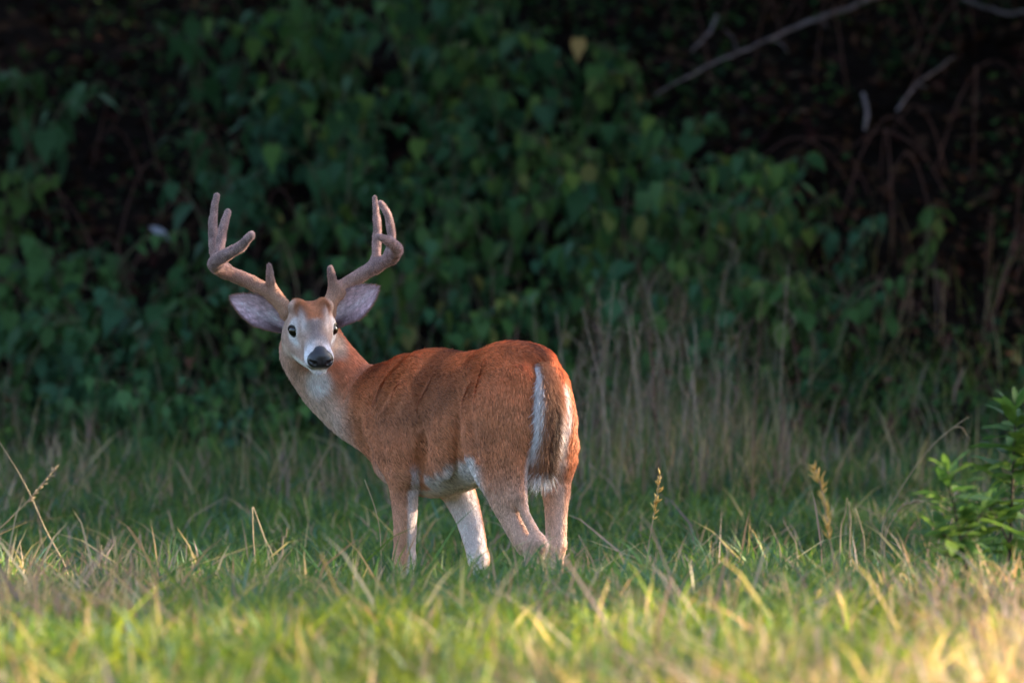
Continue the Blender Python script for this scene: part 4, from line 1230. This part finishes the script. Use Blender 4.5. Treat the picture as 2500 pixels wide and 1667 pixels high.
bush("leafy_sapling", [(2385, 1500), (2362, 1400), (2340, 1290), (2322, 1200), (2312, 1140)], 31.2, 44, .12, "shorter leafy sapling with dark crooked stem beside the tall bush", 4,
     [([(2352, 1350), (2310, 1310), (2280, 1290)], -.06), ([(2345, 1320), (2385, 1270), (2405, 1240)], .06)])

# ================================================================== trees round the meadow (they cast the shade)
crown_mat = attr_mat("tree_leaf", rough=.55, translucent=.3, spec=.35)
trunk_mat = plain_mat("tree_bark", (.05, .04, .03), (.12, .095, .075), 8, .9, bump=.8)
# places the low sun reaches through the leaves: (point, radius)
GAPS = [((x_, 33.15 + .12 * math.sin(3 * x_), .33), .31 + .10 * math.sin(5.3 * x_ + 1)) for x_ in np.arange(-1.7, 1.9, .19)]
GAPS += [((1.16, 31.2, .36), .5), ((1.3, 31.15, .30), .4), ((1.02, 31.9, .3), .25), ((.16, 34.72, .70), .26), ((.15, 34.75, .42), .26), ((-.28, 35.2, .36), .16), ((-.12, 35.1, .34), .2), ((-.50, 35.2, 1.25), .22), ((.0, 34.9, .95), .18)]
GP = np.array([g[0] for g in GAPS]); GR = np.array([g[1] for g in GAPS])
def tree(x0, y0, h, rx, rz_, zc, nleaf, label, seed, lean=(0, 0)):
    r_ = np.random.default_rng(seed)
    g = float(ground(x0, y0))
    e = empty("broadleaf_tree", (x0, y0, g), label, "tree", "trees around the meadow")
    parts = []
    trunk = catmull([(0, 0, -.2), (.05 * lean[0], .05 * lean[1], h * .35), (.4 * lean[0], .4 * lean[1], h * .65), (lean[0], lean[1], h * .95)], 6)
    parts.append(tube(trunk, np.linspace(.24, .05, len(trunk)), 9))
    cen = np.array([lean[0], lean[1], zc])
    tips = []
    for k in range(14):
        t_ = r_.uniform(.4, .9); p = trunk[int(t_ * (len(trunk) - 1))]
        d = r_.normal(0, 1, 3); d[2] = abs(d[2]) * .5; d /= np.linalg.norm(d)
        q = cen + d * np.array([rx, rx, rz_]) * r_.uniform(.55, .9)
        parts.append(tube(catmull([p, (p + q) / 2 + np.array([0, 0, .3]), q], 4), np.linspace(.07, .015, 9), 5))
        tips.append(q)
    v, q, t_ = join_parts(parts)
    link("trunk", make_mesh("trunk", v, quads=q, tris=t_), e, trunk_mat)
    # leaves in clumps through the crown
    nc = 110
    d = r_.normal(0, 1, (nc, 3)); d /= np.linalg.norm(d, axis=1)[:, None]
    cc = cen + d * (r_.random((nc, 1)) ** .45) * np.array([rx, rx, rz_])
    c = cc[r_.integers(0, nc, nleaf)] + r_.normal(0, .34, (nleaf, 3)) * np.array([1, 1, .75])
    W = c + np.array([x0, y0, g])
    keep = np.ones(nleaf, bool)
    for gp, gr in zip(GP, GR):
        rel = W - gp; s = rel @ SUN_DIR
        keep &= ~((np.linalg.norm(rel - s[:, None] * SUN_DIR, axis=1) < gr) & (s > 0))
    # leaves cut away so sky light brightens the middle of the bank
    rel = W - np.array([.25, 45.6, 1.4]); od = np.array([.05, -.62, .78]); s = rel @ od
    keep &= ~((np.linalg.norm(rel - s[:, None] * od, axis=1) < 1.7) & (s > 0))
    pp = W - np.array([0, 0, CAM_H]); f_ = pp[:, 1]
    inview = (np.abs(pp[:, 0] / f_) < .050) & (1.6 + pp[:, 2] < 1.6 + (.42 * f_ / 34.7)) & (f_ < 49)
    c = c[keep & ~inview]; n = len(c)
    a_ = r_.normal(0, 1, (n, 3)); a_ /= np.linalg.norm(a_, axis=1)[:, None]
    b_ = np.cross(a_, r_.normal(0, 1, (n, 3))); b_ /= np.linalg.norm(b_, axis=1)[:, None]
    s = r_.uniform(.07, .13, (n, 1))
    V = np.stack([c - a_ * s, c + b_ * s * .55, c + a_ * s, c - b_ * s * .55], 1).reshape(-1, 3)
    col = np.array([(.045, .10, .025), (.06, .12, .03), (.08, .14, .035)])[r_.integers(0, 3, n)]
    link("crown", make_mesh("crown", V, quads=np.arange(n * 4).reshape(-1, 4), colors=np.repeat(col, 4, 0), smooth=False), e, crown_mat, None, None, None, "stuff")
T_BANK = "unseen broadleaf tree on the bank, its crown set low to darken the undergrowth"  # out of frame; crowns leant forward and thickened to hold light off the bank
T_SIDE = "broadleaf tree at the meadow's edge shading the grass"
for k, (x0, y0, h, rx, rz_, zc, nl, ln) in enumerate([(-7.5, 50.5, 9, 3.8, 2.2, 4.6, 12000, (0, -5)), (-3.0, 51.5, 9, 4.0, 2.0, 4.0, 15000, (0, -6)), (1.5, 51.0, 10, 4.0, 2.0, 4.0, 15000, (0, -6)), (5.5, 50.2, 9, 3.6, 2.4, 3.2, 14000, (0, -3)), (9.5, 49.5, 7, 3.2, 2.8, 2.8, 15000, (0, 0)),
        (-6.2, 44.5, 8, 3.6, 1.6, 4.3, 15000, (3.4, -.5)), (6.4, 44.5, 8, 3.6, 1.6, 4.3, 15000, (-3.4, -.5)), (8.3, 47.5, 7, 2.6, 2.6, 3.6, 14000, (0, 0)), (5.0, 43.8, 5.5, 2.1, 2.0, 2.5, 11000, (0, 0)), (-5.2, 43.8, 5.5, 2.3, 2.0, 2.5, 11000, (0, 0)), (3.6, 53.0, 6, 2.8, 2.4, 2.6, 9000, (0, 0)), (8.4, 54.0, 7, 3.0, 2.6, 3.0, 9000, (0, 0)), (-2.2, 53.5, 6, 2.8, 2.4, 2.6, 9000, (0, 0))]):
    tree(x0, y0, h, rx, rz_, zc, int(nl * 1.7), T_BANK, 100 + k, ln)
for k, (x0, y0, h, rx, rz_, zc, nl) in enumerate([(12.0, 39.5, 8, 3.2, 2.6, 4.6, 16000), (11.5, 44.0, 9, 3.2, 2.8, 5.0, 14000), (15.5, 38.2, 9, 3.0, 2.8, 5.6, 13000), (16, 42.0, 10, 3.2, 3.0, 6.2, 13000), (12.0, 35.9, 8, 2.5, 2.3, 4.9, 12000), (12.5, 31.4, 8, 2.4, 2.3, 5.0, 800), (19.5, 38.6, 10, 3.0, 2.8, 7.2, 11000)]):
    tree(x0, y0, h, rx, rz_, zc, nl, T_SIDE, 200 + k)

# unseen mass of leaves added behind the camera to block low sky light
n = 42000
az = RNG.uniform(-1.75, 1.75, n) + math.pi * 1.5
rad = RNG.uniform(44, 56, n); hgt = 16 * RNG.random(n) ** .8 * (.75 + .35 * np.sin(az * 9) * np.sin(az * 23 + 1))
c = np.stack([rad * np.cos(az), 34.7 + rad * np.sin(az), ground(rad * np.cos(az), 34.7 + rad * np.sin(az)) + hgt], 1)
a_ = RNG.normal(0, 1, (n, 3)); a_ /= np.linalg.norm(a_, axis=1)[:, None]
b_ = np.cross(a_, RNG.normal(0, 1, (n, 3))); b_ /= np.linalg.norm(b_, axis=1)[:, None]
sz = RNG.uniform(.3, .5, (n, 1))
V = np.stack([c - a_ * sz, c + b_ * sz * .6, c + a_ * sz, c - b_ * sz * .6], 1).reshape(-1, 3)
col = np.array([(.045, .09, .025), (.06, .11, .03)])[RNG.integers(0, 2, n)]
link("unseen_woodland", make_mesh("unseen_woodland", V, quads=np.arange(n * 4).reshape(-1, 4), colors=np.repeat(col, 4, 0), smooth=False), None, crown_mat, "unseen mass of leaves added across the meadow to block low sky light", None, None, "stuff")
